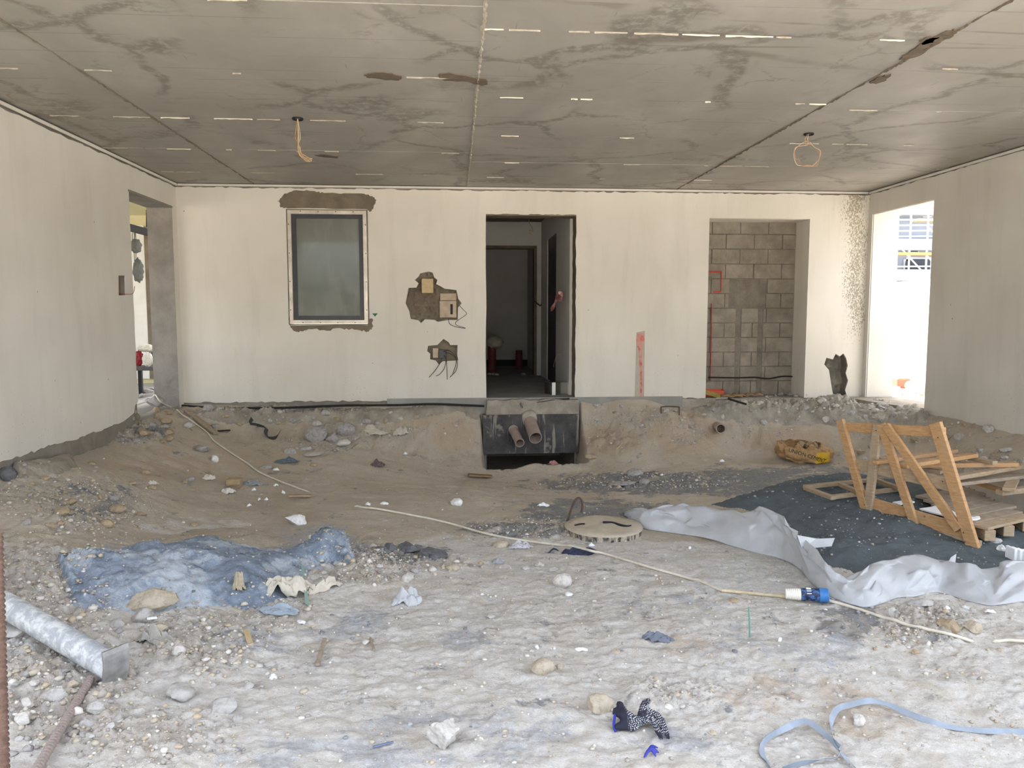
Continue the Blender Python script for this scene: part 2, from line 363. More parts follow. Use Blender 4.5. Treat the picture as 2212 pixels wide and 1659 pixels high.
RUB = [(60,1300,220,160,1),(120,1480,230,170,1),(300,1600,220,90,.7),(430,1390,180,90,.8),(100,1220,160,60,.9),(560,1330,150,60,.6),(780,1220,170,60,.9),(950,1215,90,25,.6),
       (300,935,90,35,.9),(180,1090,200,80,.75),(60,1060,120,60,.6),(600,895,260,20,1),(800,930,200,30,.6),(1350,905,150,30,.7),(1480,930,70,50,.7),
       (1750,890,300,24,1),(1950,930,160,40,.9),(2100,1000,150,40,.7),(700,960,140,30,.6),(960,925,70,40,.55),(1330,945,110,40,.5),(1650,935,140,35,.5),(1400,1040,260,25,.6),(1180,1140,220,30,.5),(1450,1500,120,40,.6),(2000,1350,130,60,.8)]
def ground_z(x, y):
    z = base_z(x, y); z = np.where(y > 8.2, np.minimum(z, -.045), z); u, v = nproj(x, y, z); rub = blobs(u, v, RUB)
    near = 1-sstep(y, 4.5, 7.0)
    z = z + .035*fbm(x, y, 1.3, 3, 3) + .018*fbm(x*1.0, y*1.6, 4.5, 4, 11)*(.5+near) + .014*fbm(x, y, 18, 4, 19)*(.5+near)
    cl = 1-np.clip(cells(x, y, 11, 5)/.75, 0, 1); cl2 = 1-np.clip(cells(x, y, 26, 9)/.75, 0, 1)
    z = z + rub*(.075*fbm(x, y, 5, 4, 23)+.07*cl*vnoise(x*3, y*3, 31)+.03*cl2) + near*.013*cl2*vnoise(x*2.3, y*2.3, 37)
    # shallow treads in the sand
    st = np.clip(np.sin((x*.55+y)*9+3*fbm(x, y, 1.1, 3, 41)*3), 0, 1); z = z + .006*st*sstep(x, .5, 1.8)*near*(1-rub) + near*.022*fbm(x, y, 3.2, 4, 53) + near*.010*(vnoise(x*9, y*9, 57)**3)
    # ripples in the basin
    z = z + (.0004+.0022*vnoise(x*1.3,y*1.3,77))*np.sin((y+.35*x)*26+4*fbm(x, y, 1.5, 3, 43))*sstep(y, 6.2, 7.5)*(1-sstep(y, 8.8, 9.6))*(1-rub)
    bk = sstep(y, 9.0, 9.5)*(1-sstep(y, 9.95, 10.08)); z = z + bk*(.09*fbm(x, y*.6, 4, 5, 83)+.05*fbm(x*1.5, y*.4, 9, 4, 87))
    z = z + .03*fbm(x, y*2.2, 2.2, 4, 91)*sstep(y, 6, 7)*(1-bk)
    # pit under the foundation block
    pit = sstep(x, PIT[0]-.03, PIT[0]+.05)*(1-sstep(x, PIT[1]-.05, PIT[1]+.03))*sstep(y+.04*fbm(x, y, 3, 2, 5)*2, 9.32, 9.5)
    z = z*(1-pit)+(-1.12+.05*fbm(x, y, 6, 3, 2))*pit
    return z
DXS = .0155
XS = np.arange(-4.4, 6.4, DXS); ys = [1.9]
while ys[-1] < D+.12: ys.append(ys[-1]+ .011 + max(0, ys[-1]-3.0)*.0022)
YS = np.array(ys); GX, GY = np.meshgrid(XS, YS); GZ = ground_z(GX, GY)
GZ = np.where((GX < XL-.12), np.minimum(GZ, -.3), GZ); GZ = np.where(GX > XR+.12, np.minimum(GZ, -.14), GZ)
GZ[0, :] = -.75
def gz(x, y):
    """height of the built ground at a spot"""
    i = min(max(int((x-XS[0])/DXS), 0), len(XS)-2); j = min(max(int(np.searchsorted(YS, y)-1), 0), len(YS)-2)
    fx = min(max((x-XS[i])/DXS, 0), 1); fy = min(max((y-YS[j])/(YS[j+1]-YS[j]), 0), 1)
    return float((GZ[j,i]*(1-fx)+GZ[j,i+1]*fx)*(1-fy)+(GZ[j+1,i]*(1-fx)+GZ[j+1,i+1]*fx)*fy)
def hit(px, py):
    """where the sight line through a photo spot meets the ground"""
    r = ray(px, py); t = 2.0
    while t < 14:
        p = CAM+r*t
        if p.y > D or p.z < gz(p.x, p.y): break
        t += .02
    a, b = t-.02, t
    for _ in range(12):
        m = (a+b)/2; p = CAM+r*m
        if p.z < gz(p.x, p.y): b = m
        else: a = m
    p = CAM+r*((a+b)/2); return Vector((p.x, p.y, gz(p.x, p.y)))
def grid_mesh(name, X, Y, Z, mat, attrs=None, parent=None):
    ny, nx = X.shape; V = np.stack([X, Y, Z], -1).reshape(-1, 3).astype(np.float32)
    idx = np.arange(nx*ny).reshape(ny, nx); q = np.stack([idx[:-1,:-1], idx[:-1,1:], idx[1:,1:], idx[1:,:-1]], -1).reshape(-1, 4)
    me = bpy.data.meshes.new(name); me.vertices.add(len(V)); me.vertices.foreach_set('co', V.ravel())
    me.loops.add(q.size); me.loops.foreach_set('vertex_index', q.ravel().astype(np.int32)); me.polygons.add(len(q))
    me.polygons.foreach_set('loop_start', (np.arange(len(q))*4).astype(np.int32)); me.update(calc_edges=True); me.shade_smooth()
    for k, a in (attrs or {}).items():
        at = me.attributes.new(k, 'FLOAT', 'POINT'); at.data.foreach_set('value', a.ravel().astype(np.float32))
    me.materials.append(mat); o = bpy.data.objects.new(name, me); return link(o, parent)
def ground_mat():
    m = NT('site_earth', .95, .1); v = m.pos()
    n1 = m.noise(v, 1.3, 6, .6); n2 = m.noise(v, 6.5, 8, .65); n3 = m.noise(v, 38, 6, .7)
    c = m.ramp(n1, [(.3, srgb(178, 167, 149)), (.55, srgb(192, 181, 164)), (.75, srgb(204, 194, 178))])
    c = m.mix(m.math('MULTIPLY', m.step(n2, .5, .7), .5), c, srgb(204, 194, 178))
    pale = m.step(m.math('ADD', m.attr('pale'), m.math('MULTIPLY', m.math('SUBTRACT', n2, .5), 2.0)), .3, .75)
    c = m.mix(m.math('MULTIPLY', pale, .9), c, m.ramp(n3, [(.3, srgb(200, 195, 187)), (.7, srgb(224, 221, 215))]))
    brown = m.step(m.noise(m.pos(scale=(1, .55, 1), rot=(0, 0, .5)), 1.5, 6, .65), .58, .72); c = m.mix(m.math('MULTIPLY', brown, .30), c, srgb(172, 156, 132))
    ora = m.step(m.math('ADD', m.attr('ochre'), m.math('MULTIPLY', m.math('SUBTRACT', n2, .5), 2.4)), .3, .8); c = m.mix(m.math('MULTIPLY', ora, .45), c, srgb(184, 156, 124))
    rub = m.step(m.math('ADD', m.attr('rubble'), m.math('MULTIPLY', m.math('SUBTRACT', n2, .5), 1.2)), .35, .8)
    c = m.mix(m.math('MULTIPLY', rub, .6), c, m.ramp(n3, [(.3, srgb(150, 140, 126)), (.7, srgb(200, 192, 180))]))
    grey = m.step(m.math('ADD', m.attr('grey'), m.math('MULTIPLY', m.math('SUBTRACT', m.noise(v, 5, 9, .72), .5), 4.0)), .32, .72)
    c = m.mix(m.math('MULTIPLY', grey, .85), c, m.ramp(n3, [(.3, srgb(104, 108, 112)), (.7, srgb(140, 142, 143))]))
    blue = m.step(m.math('ADD', m.attr('blue'), m.math('MULTIPLY', m.math('SUBTRACT', m.noise(v, 4.2, 9, .72), .5), 4.0)), .34, .8)
    c = m.mix(m.math('MULTIPLY', blue, .65), c, m.ramp(n3, [(.3, srgb(146, 149, 155)), (.7, srgb(190, 192, 196))]))
    lime = m.step(m.math('ADD', m.attr('lime'), m.math('MULTIPLY', m.math('SUBTRACT', m.noise(v, 6, 9, .7), .5), 3.6)), .35, .8)
    c = m.mix(m.math('MULTIPLY', lime, .75), c, m.ramp(n3, [(.3, srgb(190, 190, 186)), (.7, srgb(222, 222, 218))]))
    mot = m.step(m.noise(v, 3.4, 8, .7, .5), .48, .66); c = m.mix(m.math('MULTIPLY', mot, .38), c, srgb(186, 172, 150))
    mo2 = m.step(m.noise(v, 16, 8, .75, .3), .52, .66); c = m.mix(m.math('MULTIPLY', mo2, .30), c, srgb(160, 148, 130))
    gr = m.step(m.voro(v, 120), .28, .1); c = m.mix(m.math('MULTIPLY', gr, .35), c, m.ramp(m.noise(v, 90, 2), [(.4, srgb(120, 108, 92)), (.6, srgb(225, 220, 210))]))
    m.col(c); m.bump(m.noise(v, 9, 8, .7), .7, .03); m.bump(n3, .8, .014); m.bump(m.noise(v, 170, 4, .7), .7, .004); return m.m
MAT['ground'] = ground_mat()
_U, _V = nproj(GX, GY, GZ)
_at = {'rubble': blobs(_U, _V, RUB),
 'pale': np.maximum(.85*sstep(6.0-GY+.5*np.sin(GX*1.1+1)+2.2*fbm(GX, GY, .8, 5, 101), -.15, .35), blobs(_U, _V, [(420,1140,190,30,.6)])),   # paler soil on the near side, with a ragged edge
 'ochre': blobs(_U, _V, [(980,940,60,50,1),(1320,950,90,45,.9),(1480,940,110,60,.9),(1700,950,130,35,.9),(420,1000,300,60,.5),(900,900,90,30,.7),(1880,1560,140,50,.7),(1700,1500,260,60,.6),(1500,1400,120,40,.5)]),
 'grey': blobs(_U, _V, [(1420,1045,330,30,.95),(1600,1040,200,40,.9),(1280,1105,200,35,.9),(1120,1145,150,22,.8),(1800,1120,260,90,.9),(1830,1330,80,60,.85),(880,1195,100,25,1),(1800,1030,200,40,.7),(300,930,120,30,.6),(700,890,330,18,.7),(200,1090,120,60,.45)]),
 'blue': blobs(_U, _V, [(420,1230,330,90,1),(680,1180,150,60,1),(600,1380,200,45,.75),(780,1350,90,45,.9),(1000,1380,70,40,.8),(1000,1590,320,90,.62),(700,1640,240,60,.6),(1450,1600,120,40,.6),(1700,1400,250,90,.45),(1450,1290,170,40,.45)]),
 'lime': blobs(_U, _V, [(1640,1240,170,60,.9),(1560,1260,120,35,.8),(1500,1200,90,25,.5),(1130,1240,120,30,.35),(60,1360,120,90,.5)])}
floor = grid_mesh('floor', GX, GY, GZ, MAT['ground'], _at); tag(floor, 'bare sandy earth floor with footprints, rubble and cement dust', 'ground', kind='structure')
og = [(-60,-60,-.66),(60,-60,-.66),(60,1.95,-.66),(-60,1.95,-.66)]
MAT['yard'] = simple('pale_yard_sand', srgb(200, 192, 178), .95, .12, 2, .4, .02)
o = meshob('ground_yard', og, [(0,1,2,3)], MAT['yard']); tag(o, 'open sunlit sandy yard in front of the house', 'ground', kind='structure')
# ================================================================ WALLS
def w2(px, py): p = PY(px, py, D); return (p.x, p.z)
rg = random.Random(11)
tb = lambda a, b, d: (a, D+d, b)
# ---- back wall: openings in wall metres
WIN = (*w2(626, 700), *w2(792, 455))
DOOR = (w2(1050, 600)[0], -1.6, w2(1244, 600)[0], w2(1140, 463)[1])
ALC = (w2(1529, 640)[0], -.04, w2(1744, 640)[0], w2(1640, 472)[1])
def pxpoly(l): return [w2(*p) for p in l]
CAV1 = pxpoly([(884,622),(900,622),(905,612),(897,606),(905,598),(908,592),(918,590),(926,588),(934,590),(938,600),(944,606),(942,614),(950,618),(960,624),(985,627),(988,645),(995,655),(988,664),(987,690),(968,690),(945,694),(938,690),(918,688),(910,697),(905,690),(888,688),(886,672),(878,655),(880,640)])
CAV2 = pxpoly([(926,748),(945,746),(958,733),(968,740),(972,746),(987,746),(986,766),(988,778),(956,780),(948,787),(941,778),(930,776),(930,764),(924,758)])
CAV3 = pxpoly([(1786,775),(1800,777),(1806,766),(1814,772),(1822,765),(1828,776),(1830,790),(1827,806),(1831,822),(1826,840),(1832,862),(1806,864),(1802,862),(1797,830),(1792,800),(1782,788)])
NOTCH = pxpoly([(905,870),(912,858),(914,850),(922,844),(930,846),(934,852),(938,862),(944,870)])
HOLES_SMALL = [CAV1, CAV2, CAV3]
# grey concrete core
cz0, cz1 = -1.6, ZC+.05
core_outer = [(XL-.29, cz0), (DOOR[0], cz0), (DOOR[0], DOOR[3]), (DOOR[2], DOOR[3]), (DOOR[2], cz0), (XR+.37, cz0), (XR+.37, cz1), (XL-.29, cz1)]
tbc = lambda a, b, d: (a, D+.014+d, b)
wall_back = panel('wall_back', tbc, core_outer, [rect(*WIN), rect(*ALC), CAV1, CAV2, CAV3], .26, MAT['concrete'])
tag(wall_back, 'white plastered back wall with window, doorway, recess and broken patches', 'wall', kind='structure')
# white plaster coat with a ragged rim, proud of the core
zt = ZC-.045; base = -.005
def bz(x):  # ragged plaster foot
    return w2(982+ (x/D)*F, 868)[1]
oL = [(XL, base-.02)]
out = jag((XL, bz(XL)-.01), (DOOR[0], bz(DOOR[0])+.03), 60, .012, rg)
pts = out + [(DOOR[0], bz(0)+.03), (DOOR[0]-.012, .6), (DOOR[0]+.004, 1.2), (DOOR[0]-.006, 1.8), (DOOR[0], DOOR[3])]
pts += jag((DOOR[0], DOOR[3]), (DOOR[2], DOOR[3]), 26, .006, rg)[1:] + [(DOOR[2], DOOR[3])]
pts += jag((DOOR[2], DOOR[3]), (DOOR[2], -.02), 34, .008, rg)[1:] + [(DOOR[2], -.03)]
pts += jag((DOOR[2], -.03), (ALC[0]-.004, -.04), 40, .010, rg)[1:] + [(ALC[0], -.04), (ALC[0], ALC[3]), (ALC[2], ALC[3]), (ALC[2], -.06)]
pts += jag((ALC[2], -.06), (XR, -.03), 16, .012, rg)[1:] + [(XR, -.03)]
pts += [(XR, zt)] + jag((XR, zt), (XL, zt), 160, .010, rg)[1:] + [(XL, zt)]
def fatten(poly, k, jt):  # the plaster breaks back a little further than the hole
    cx = sum(p[0] for p in poly)/len(poly); cy = sum(p[1] for p in poly)/len(poly)
    return [(cx+(p[0]-cx)*k+rg.uniform(-jt, jt), cy+(p[1]-cy)*k+rg.uniform(-jt, jt)) for p in poly]
win_p = rect(WIN[0]-.012, WIN[1]-.012, WIN[2]+.012, WIN[3]+.012)
pl = panel('plaster', tb, pts, [win_p, fatten(CAV1, 1.03, .004), fatten(CAV2, 1.04, .004), fatten(CAV3, 1.05, .006)], .016, MAT['plaster_back'], wall_back)
# relief inside the cavities
def relief(name, poly, depth, amp, mat, parent, step=.012, seed=1, grow=.02, sc=14):
    xs = [p[0] for p in poly]; zs = [p[1] for p in poly]
    X, Z = np.meshgrid(np.arange(min(xs)-grow, max(xs)+grow, step), np.arange(min(zs)-grow, max(zs)+grow, step))
    dd = depth + amp*fbm(X, Z, sc, 4, seed)*2 - amp*.5*(1-np.clip(cells(X, Z, sc*.8, seed)/.8, 0, 1))
    o = grid_mesh(name, X, D+.016+dd, Z, mat, None, parent); return o
relief('broken_render', CAV1, .045, .04, MAT['mortar'], wall_back, seed=3)
relief('broken_render', CAV2, .05, .012, MAT['mortar'], wall_back, seed=5)
relief('broken_render', CAV3, .15, .05, MAT['concrete'], wall_back, seed=8)
# render patches round the window
def patch(name, pxs, mat, parent, lift=.006, n=5, amp=.010):
    p2 = pxpoly(pxs); out = []
    for i in range(len(p2)): out += jag(p2[i], p2[(i+1) % len(p2)], n, amp, rg)
    return panel(name, lambda a, b, d: (a, D-lift+d, b), out, [], lift+.004, mat, parent)
patch('render_patch', [(606,448),(604,432),(615,418),(640,411),(680,413),(700,417),(780,418),(805,424),(813,432),(806,452),(800,458),(792,452),(626,450)], MAT['mortar'], wall_back)
patch('render_patch', [(624,684),(628,703),(795,703),(797,688),(806,690),(803,712),(795,716),(770,712),(740,710),(700,713),(670,711),(645,718),(632,712),(626,702)], MAT['mortar'], wall_back, .004, 6, .014)
red = NT('red_spray_on_mortar', .9); _v = red.pos(); _n = red.noise(_v, 14, 5)
red.col(red.mix(red.step(_n, .35, .6), srgb(200, 100, 92), srgb(196, 150, 138))); MAT['red_spray'] = red.m
MAT['grey_strip'] = concrete('smooth_grey_render', srgb(188, 181, 166), srgb(168, 160, 146), 4, .2)
def strip(name, pxs, mat, parent, lift): return panel(name, lambda a, b, d: (a, D-lift+d, b), pxpoly(pxs), [], lift+.002, mat, parent)
sp = strip('render_strip', [(1375,718),(1393,714),(1391,862),(1371,862)], MAT['grey_strip'], wall_back, .003)
strip('red_mark', [(1377,721),(1390,719),(1392,735),(1388,750),(1386,757),(1387,790),(1387,830),(1386,860),(1382,860),(1383,820),(1381,780),(1380,757),(1376,748),(1374,734)], MAT['red_spray'], sp, .0045)
# things seen in the cavities
MAT['wood_pale'] = simple('pale_wood', srgb(198, 176, 136), .6, .2, 20)
MAT['block'] = concrete('aerated_block', srgb(176, 164, 144), srgb(146, 134, 116), 6, .4)
box('wall_box_lid', PY(911, 633, D-.0), PY(936, 602, D+.04), MAT['wood_pale'], wall_back, .006)
MAT['block_light'] = concrete('pale_block', srgb(196, 180, 160), srgb(170, 154, 134), 8, .4)
box('block', PY(950, 686, D+.012), PY(986, 650, D+.06), MAT['block_light'], wall_back, .004)
box('block', PY(951, 649, D+.014), PY(986, 634, D+.06), MAT['block_light'], wall_back, .004)
box('slot', PY(973, 679, D+.006), PY(978, 657, D+.03), MAT['black_rubber'], wall_back)
box('socket_box', PY(935, 773, D+.02), PY(947, 752, D+.05), MAT['block_light'], wall_back, .003)
box('socket_box', PY(948, 774, D+.0), PY(964, 755, D+.05), MAT['dark_frame'], wall_back, .003)
# ---- alcove behind the wall: block wall, jambs, floor
AY = D+.40
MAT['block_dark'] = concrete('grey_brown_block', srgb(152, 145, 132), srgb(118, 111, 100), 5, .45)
MAT['joint'] = concrete('grey_joint_mortar', srgb(130, 123, 112), srgb(102, 96, 86), 7, .5)
ax0, ax1 = ALC[0]-.35, ALC[2]+.02; az0, az1 = -.12, ALC[3]+.02
wr = box('wall_recess', (ax0-.1, AY+.012, az0), (ax1+.3, AY+.2, az1+.2), MAT['joint']); tag(wr, 'unplastered block wall at the back of the recess', 'wall', kind='structure')
crs = .2035; z = -.045; k = 0
chans = [(PY(1589, 700, AY).x, PY(1601, 700, AY).x, PY(1590, 660, AY).z), (PY(1637, 700, AY).x, PY(1648, 700, AY).x, PY(1640, 655, AY).z)]
recz = (PY(1600, 652, AY).z, PY(1600, 608, AY).z); recx = (PY(1575, 630, AY).x, PY(1655, 630, AY).x)
def split_x(x0, x1, cuts):
    segs = [(x0, x1)]
    for c0, c1 in cuts:
        ns = []
        for a, b in segs:
            if c1 <= a or c0 >= b: ns.append((a, b))
            else:
                if c0-a > .02: ns.append((a, c0))
                if b-c1 > .02: ns.append((c1, b))
        segs = ns
    return segs
while z < az1:
    x = ax0 - (k % 2)*.2 - .07; zt_ = min(z+crs-.010, az1)
    while x < ax1:
        cuts = [(c[0], c[1]) for c in chans if z+.05 < c[2]]
        if z+.1 > recz[0] and z+.1 < recz[1]: cuts.append(recx)
        for a, b in split_x(max(x, ax0), min(x+.39, ax1), cuts):
            if b-a > .03:
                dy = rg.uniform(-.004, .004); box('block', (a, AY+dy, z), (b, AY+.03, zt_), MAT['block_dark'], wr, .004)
        x += .40
    z += crs; k += 1
relief_ = relief
def chase(x0, x1, z0, z1, seed):
    X, Z = np.meshgrid(np.arange(x0, x1+.011, .011), np.arange(z0, z1+.011, .011))
    Yv = AY+.006+.010*fbm(X, Z, 16, 4, seed)
    grid_mesh('filled_chase', X, Yv, Z, MAT['joint'], None, wr)
for i, c in enumerate(chans): chase(c[0]-.004, c[1]+.004, -.06, c[2], 3+i)
chase(recx[0]-.004, recx[1]+.004, recz[0]-.01, recz[1]+.01, 9)
MAT['red_line'] = simple('red_marking_paint', srgb(190, 56, 50), .8, .25, 30, 0)
def paintline(pxs, wd=.018):
    P_ = [PY(a, b, AY-.008) for a, b in pxs]; bm = bmesh.new()
    for a, b in zip(P_[:-1], P_[1:]): beam_bm(bm, a, b, .006, wd, (0, 1, 0) if abs(a.z-b.z) > abs(a.x-b.x) else (0, 0, 1), 0)
    return bmob('red_line', bm, MAT['red_line'], wr)
paintline([(1531,587),(1558,587),(1557,630),(1541,631)]); paintline([(1537,656),(1536,740),(1534,822)])
def bar(pts, r, m, name, parent): return tube(name, pts, r, m, parent, 6)
MAT['plaster_grey'] = MAT['plaster_back']
jl = box('trim_1', (ALC[0]-.05, D+.02, -.06), (ALC[0]+.004, AY+.05, ALC[3]+.02), MAT['plaster_grey']); tag(jl, 'plastered jamb of the recess beside the red marked strip', 'jamb', kind='structure')
jr = box('trim_2', (ALC[2]-.004, D+.02, -.08), (ALC[2]+.05, AY+.05, ALC[3]+.02), MAT['plaster_grey']); tag(jr, 'plastered jamb of the recess beside the splashed wall', 'jamb', kind='structure')
ls = box('trim_3', (ALC[0], D+.02, ALC[3]-.004), (ALC[2], AY+.05, ALC[3]+.05), MAT['plaster_grey']); tag(ls, 'plastered soffit over the recess', 'soffit', kind='structure')
fl = box('floor_recess', (ALC[0]-.4, D-.0, -.4), (ALC[2]+.1, AY+.1, -.05), MAT['rubble']); tag(fl, 'concrete floor of the recess', 'floor', kind='structure')
# ---- window in the back wall
wnd = thing('window_1', 'fixed window in bright aluminium frame with grey green glass', 'window', (WIN[0], D, WIN[1])); wnd['kind'] = 'structure'
def frame(name, x0, z0, x1, z1, w_, y0, y1, mat, parent):
    return panel(name, lambda a, b, d: (a, y0+d, b), rect(x0, z0, x1, z1), [rect(x0+w_, z0+w_, x1-w_, z1-w_)], y1-y0, mat, parent)
fo = frame('outer_frame', WIN[0]+.004, WIN[1]+.004, WIN[2]-.004, WIN[3]-.004, .046, D-.012, D+.06, MAT['alu'], wnd)
frame('inner_bead', WIN[0]+.030, WIN[1]+.030, WIN[2]-.030, WIN[3]-.030, .014, D-.022, D+.02, MAT['alu'], wnd)
sash = frame('sash', WIN[0]+.048, WIN[1]+.048, WIN[2]-.048, WIN[3]-.048, .058, D+.012, D+.06, MAT['dark_frame'], wnd)
gm = NT('grey_green_glass', .04, .5); gm.set('Base Color', srgb(98, 103, 94)); gm.set('Coat Weight', .6); gm.set('Coat Roughness', .02)
_v = gm.pos(); gm.set('Roughness', gm.math('MULTIPLY', gm.noise(_v, 6, 5), .3)); gm.col(gm.mix(gm.step(gm.noise(gm.pos(scale=(3,3,.8)), 2, 5), .45, .7), srgb(98, 103, 94), srgb(108, 112, 102))); MAT['glass'] = gm.m
box('pane', (WIN[0]+.10, D+.03, WIN[1]+.10), (WIN[2]-.10, D+.042, WIN[3]-.10), MAT['glass'], sash)
for i in range(4):
    t = (i+.5)/4
    for (x, z_) in ((WIN[0]+.018, WIN[1]+t*(WIN[3]-WIN[1])), (WIN[2]-.018, WIN[1]+t*(WIN[3]-WIN[1])), (WIN[0]+(.06+t*.88)*(WIN[2]-WIN[0]), WIN[3]-.018), (WIN[0]+(.06+t*.88)*(WIN[2]-WIN[0]), WIN[1]+.018)):
        bm = bmesh.new(); bmesh.ops.create_cone(bm, cap_ends=True, segments=8, radius1=.008, radius2=.005, depth=.008)
        bmesh.ops.transform(bm, matrix=Matrix.Translation((x, D-.014, z_)) @ Matrix.Rotation(math.pi/2, 4, 'X'), verts=bm.verts); bmob('screw', bm, MAT['dark_frame'], fo)
stk = panel('arrow_sticker', lambda a, b, d: (a, D-.002+d, b), pxpoly([(804,677),(816,677),(810,684)]), [], .003, simple('green_sticker', srgb(40, 110, 80), .5, .1)); tag(stk, 'small green triangle sticker on plaster beside the window', 'sticker')
# ---- left wall
ldn, ldf = PX(278, 411, XL).y, PX(372, 470, XL).y; LDT = PX(278, 411, XL).z
tl = lambda a, b, d: (XL-d, a, b); tlc = lambda a, b, d: (XL-.012-d, a, b)
YF = 2.2
SOC = [(PX(257, 637, XL).y, PX(257, 637, XL).z), (PX(272, 637, XL).y, PX(272, 637, XL).z), (PX(271, 596, XL).y, PX(271, 596, XL).z), (PX(256, 596, XL).y, PX(256, 596, XL).z)]
wall_left = panel('wall_left', tlc, [(YF, -1.6), (ldn, -1.6), (ldn, LDT), (ldf, LDT), (ldf, -1.6), (D+.3, -1.6), (D+.3, ZC+.05), (YF, ZC+.05)], [SOC], .28, MAT['concrete'])
tag(wall_left, 'grey white plastered side wall with rough doorway near the window wall', 'wall', kind='structure')
foot = [(PX(x, y, XL).y, PX(x, y, XL).z) for x, y in ((0, 998), (60, 980), (110, 962), (165, 950), (190, 938), (230, 925), (270, 908))]
def rag(line, n, amp):
    out = []
    for a, b in zip(line[:-1], line[1:]): out += jag(a, b, n, amp, rg)
    return out + [line[-1]]
pts = [(YF, -.2)] + rag([(YF, -.2), (4.5, -.16)] + foot, 7, .012)[1:] + [(ldn-.11, .02), (ldn-.08, .10), (ldn-.02, .12)] + jag((ldn, .13), (ldn, LDT), 20, .006, rg)
pts += [(ldn, LDT), (ldf, LDT)] + jag((ldf, LDT), (ldf, -.1), 16, .008, rg)[1:] + [(ldf, -.1), (D, -.1), (D, ZC-.05)] + jag((D, ZC-.05), (YF, ZC-.05), 90, .010, rg)[1:] + [(YF, ZC-.05)]
panel('plaster', tl, pts, [fatten(SOC, 1.04, .003)], .014, MAT['plaster_side'], wall_left)
MAT['rough_render'] = concrete('rough_grey_render', srgb(150, 145, 138), srgb(122, 117, 110), 3, .6)
sb = box('socket_box', (SOC[0][0], XL*0, SOC[0][1]), (SOC[0][0]+.001, .001, SOC[0][1]+.001), MAT['mortar'], wall_left); bpy.data.objects.remove(sb)
box('socket_back', (XL-.09, SOC[0][0]-.02, SOC[0][1]-.02), (XL-.055, SOC[1][0]+.02, SOC[2][1]+.02), MAT['mortar'], wall_left)
box('conduit_stub', (XL-.06, SOC[0][0]+.01, SOC[0][1]+.05), (XL-.03, SOC[0][0]+.03, SOC[2][1]-.03), MAT['black_rubber'], wall_left)
wr2 = spline([(XL-.05, SOC[0][0]+.03, SOC[0][1]+.03), (XL+.03, SOC[0][0]+.06, SOC[0][1]+.01), (XL+.05, SOC[1][0]+.05, SOC[0][1]+.02), (XL+.03, SOC[1][0]+.16, SOC[0][1]+.10)], 8)
tube('wire', wr2, .003, simple('red_wire', srgb(150, 70, 56), .5, .1), wall_left, 5)
# rough jamb on the far side of the doorway
X, Z = np.meshgrid(np.linspace(XL-.30, XL+.004, 22), np.linspace(-.35, LDT, 170))
edge = .03*fbm(X*0+1, Z, 3, 3, 5)
grid_mesh('rough_jamb', X, ldf-.012+.014*fbm(X, Z, 10, 4, 3)-.0*edge, Z, MAT['rough_render'], None, wall_left)
box('lintel_soffit', (XL-.30, ldn-.02, LDT-.015), (XL+.002, ldf+.02, LDT+.01), MAT['rough_render'], wall_left)
# broken corner stones at the foot of the near jamb
for i in range(26):
    bm = bmesh.new(); bmesh.ops.create_icosphere(bm, subdivisions=1, radius=rg.uniform(.025, .06))
    for v in bm.verts: v.co *= rg.uniform(.75, 1.2)
    bmesh.ops.transform(bm, matrix=Matrix.Translation((XL-.03+rg.uniform(-.05, .01), ldn-rg.uniform(.01, .12), -.2+rg.uniform(-.05, .28))), verts=bm.verts); bmob('broken_edge', bm, MAT['rubble'] if i % 3 else MAT['mortar'], wall_left)
# ---- right wall
rdn, rdf = PX(2018, 431, XR).y, PX(1885, 463, XR).y; RDT = PX(2018, 431, XR).z
tr = lambda a, b, d: (XR+d, a, b)
YR = 5.9  # right wall cut short out of view, shaped to let light in
wall_right = panel('wall_right', lambda a, b, d: (XR+.012+d, a, b), [(YR, -1.6), (rdn, -1.6), (rdn, RDT), (rdf, RDT), (rdf, -1.6), (D+.3, -1.6), (D+.3, ZC+.05), (YR, ZC+.05)], [], .35, MAT['concrete'])
tag(wall_right, 'grey plastered side wall with tall opening to the sunlit yard', 'wall', kind='structure')
pts = [(YR, -.5)] + jag((YR, -.45), (rdn, -.12), 40, .010, rg)[1:] + [(rdn, -.12), (rdn, RDT), (rdf, RDT), (rdf, -.06), (D, -.06), (D, ZC-.04)] + jag((D, ZC-.04), (YR, ZC-.04), 50, .010, rg)[1:] + [(YR, ZC-.04)]
panel('plaster', tr, pts, [], .014, MAT['plaster_side'], wall_right)
MAT['reveal'] = MAT['plaster_side']
box('reveal', (XR+.016, rdf-.006, -.3), (XR+.37, rdf+.01, RDT+.01), MAT['reveal'], wall_right)
box('reveal', (XR+.016, rdn-.01, -.3), (XR+.37, rdn+.006, RDT+.01), MAT['reveal'], wall_right)
box('reveal', (XR+.016, rdn, RDT-.006), (XR+.37, rdf, RDT+.02), MAT['reveal'], wall_right)
box('outer_render', (XR+.36, YR, -.4), (XR+.385, rdn, ZC+.3), MAT['white_out'], wall_right)
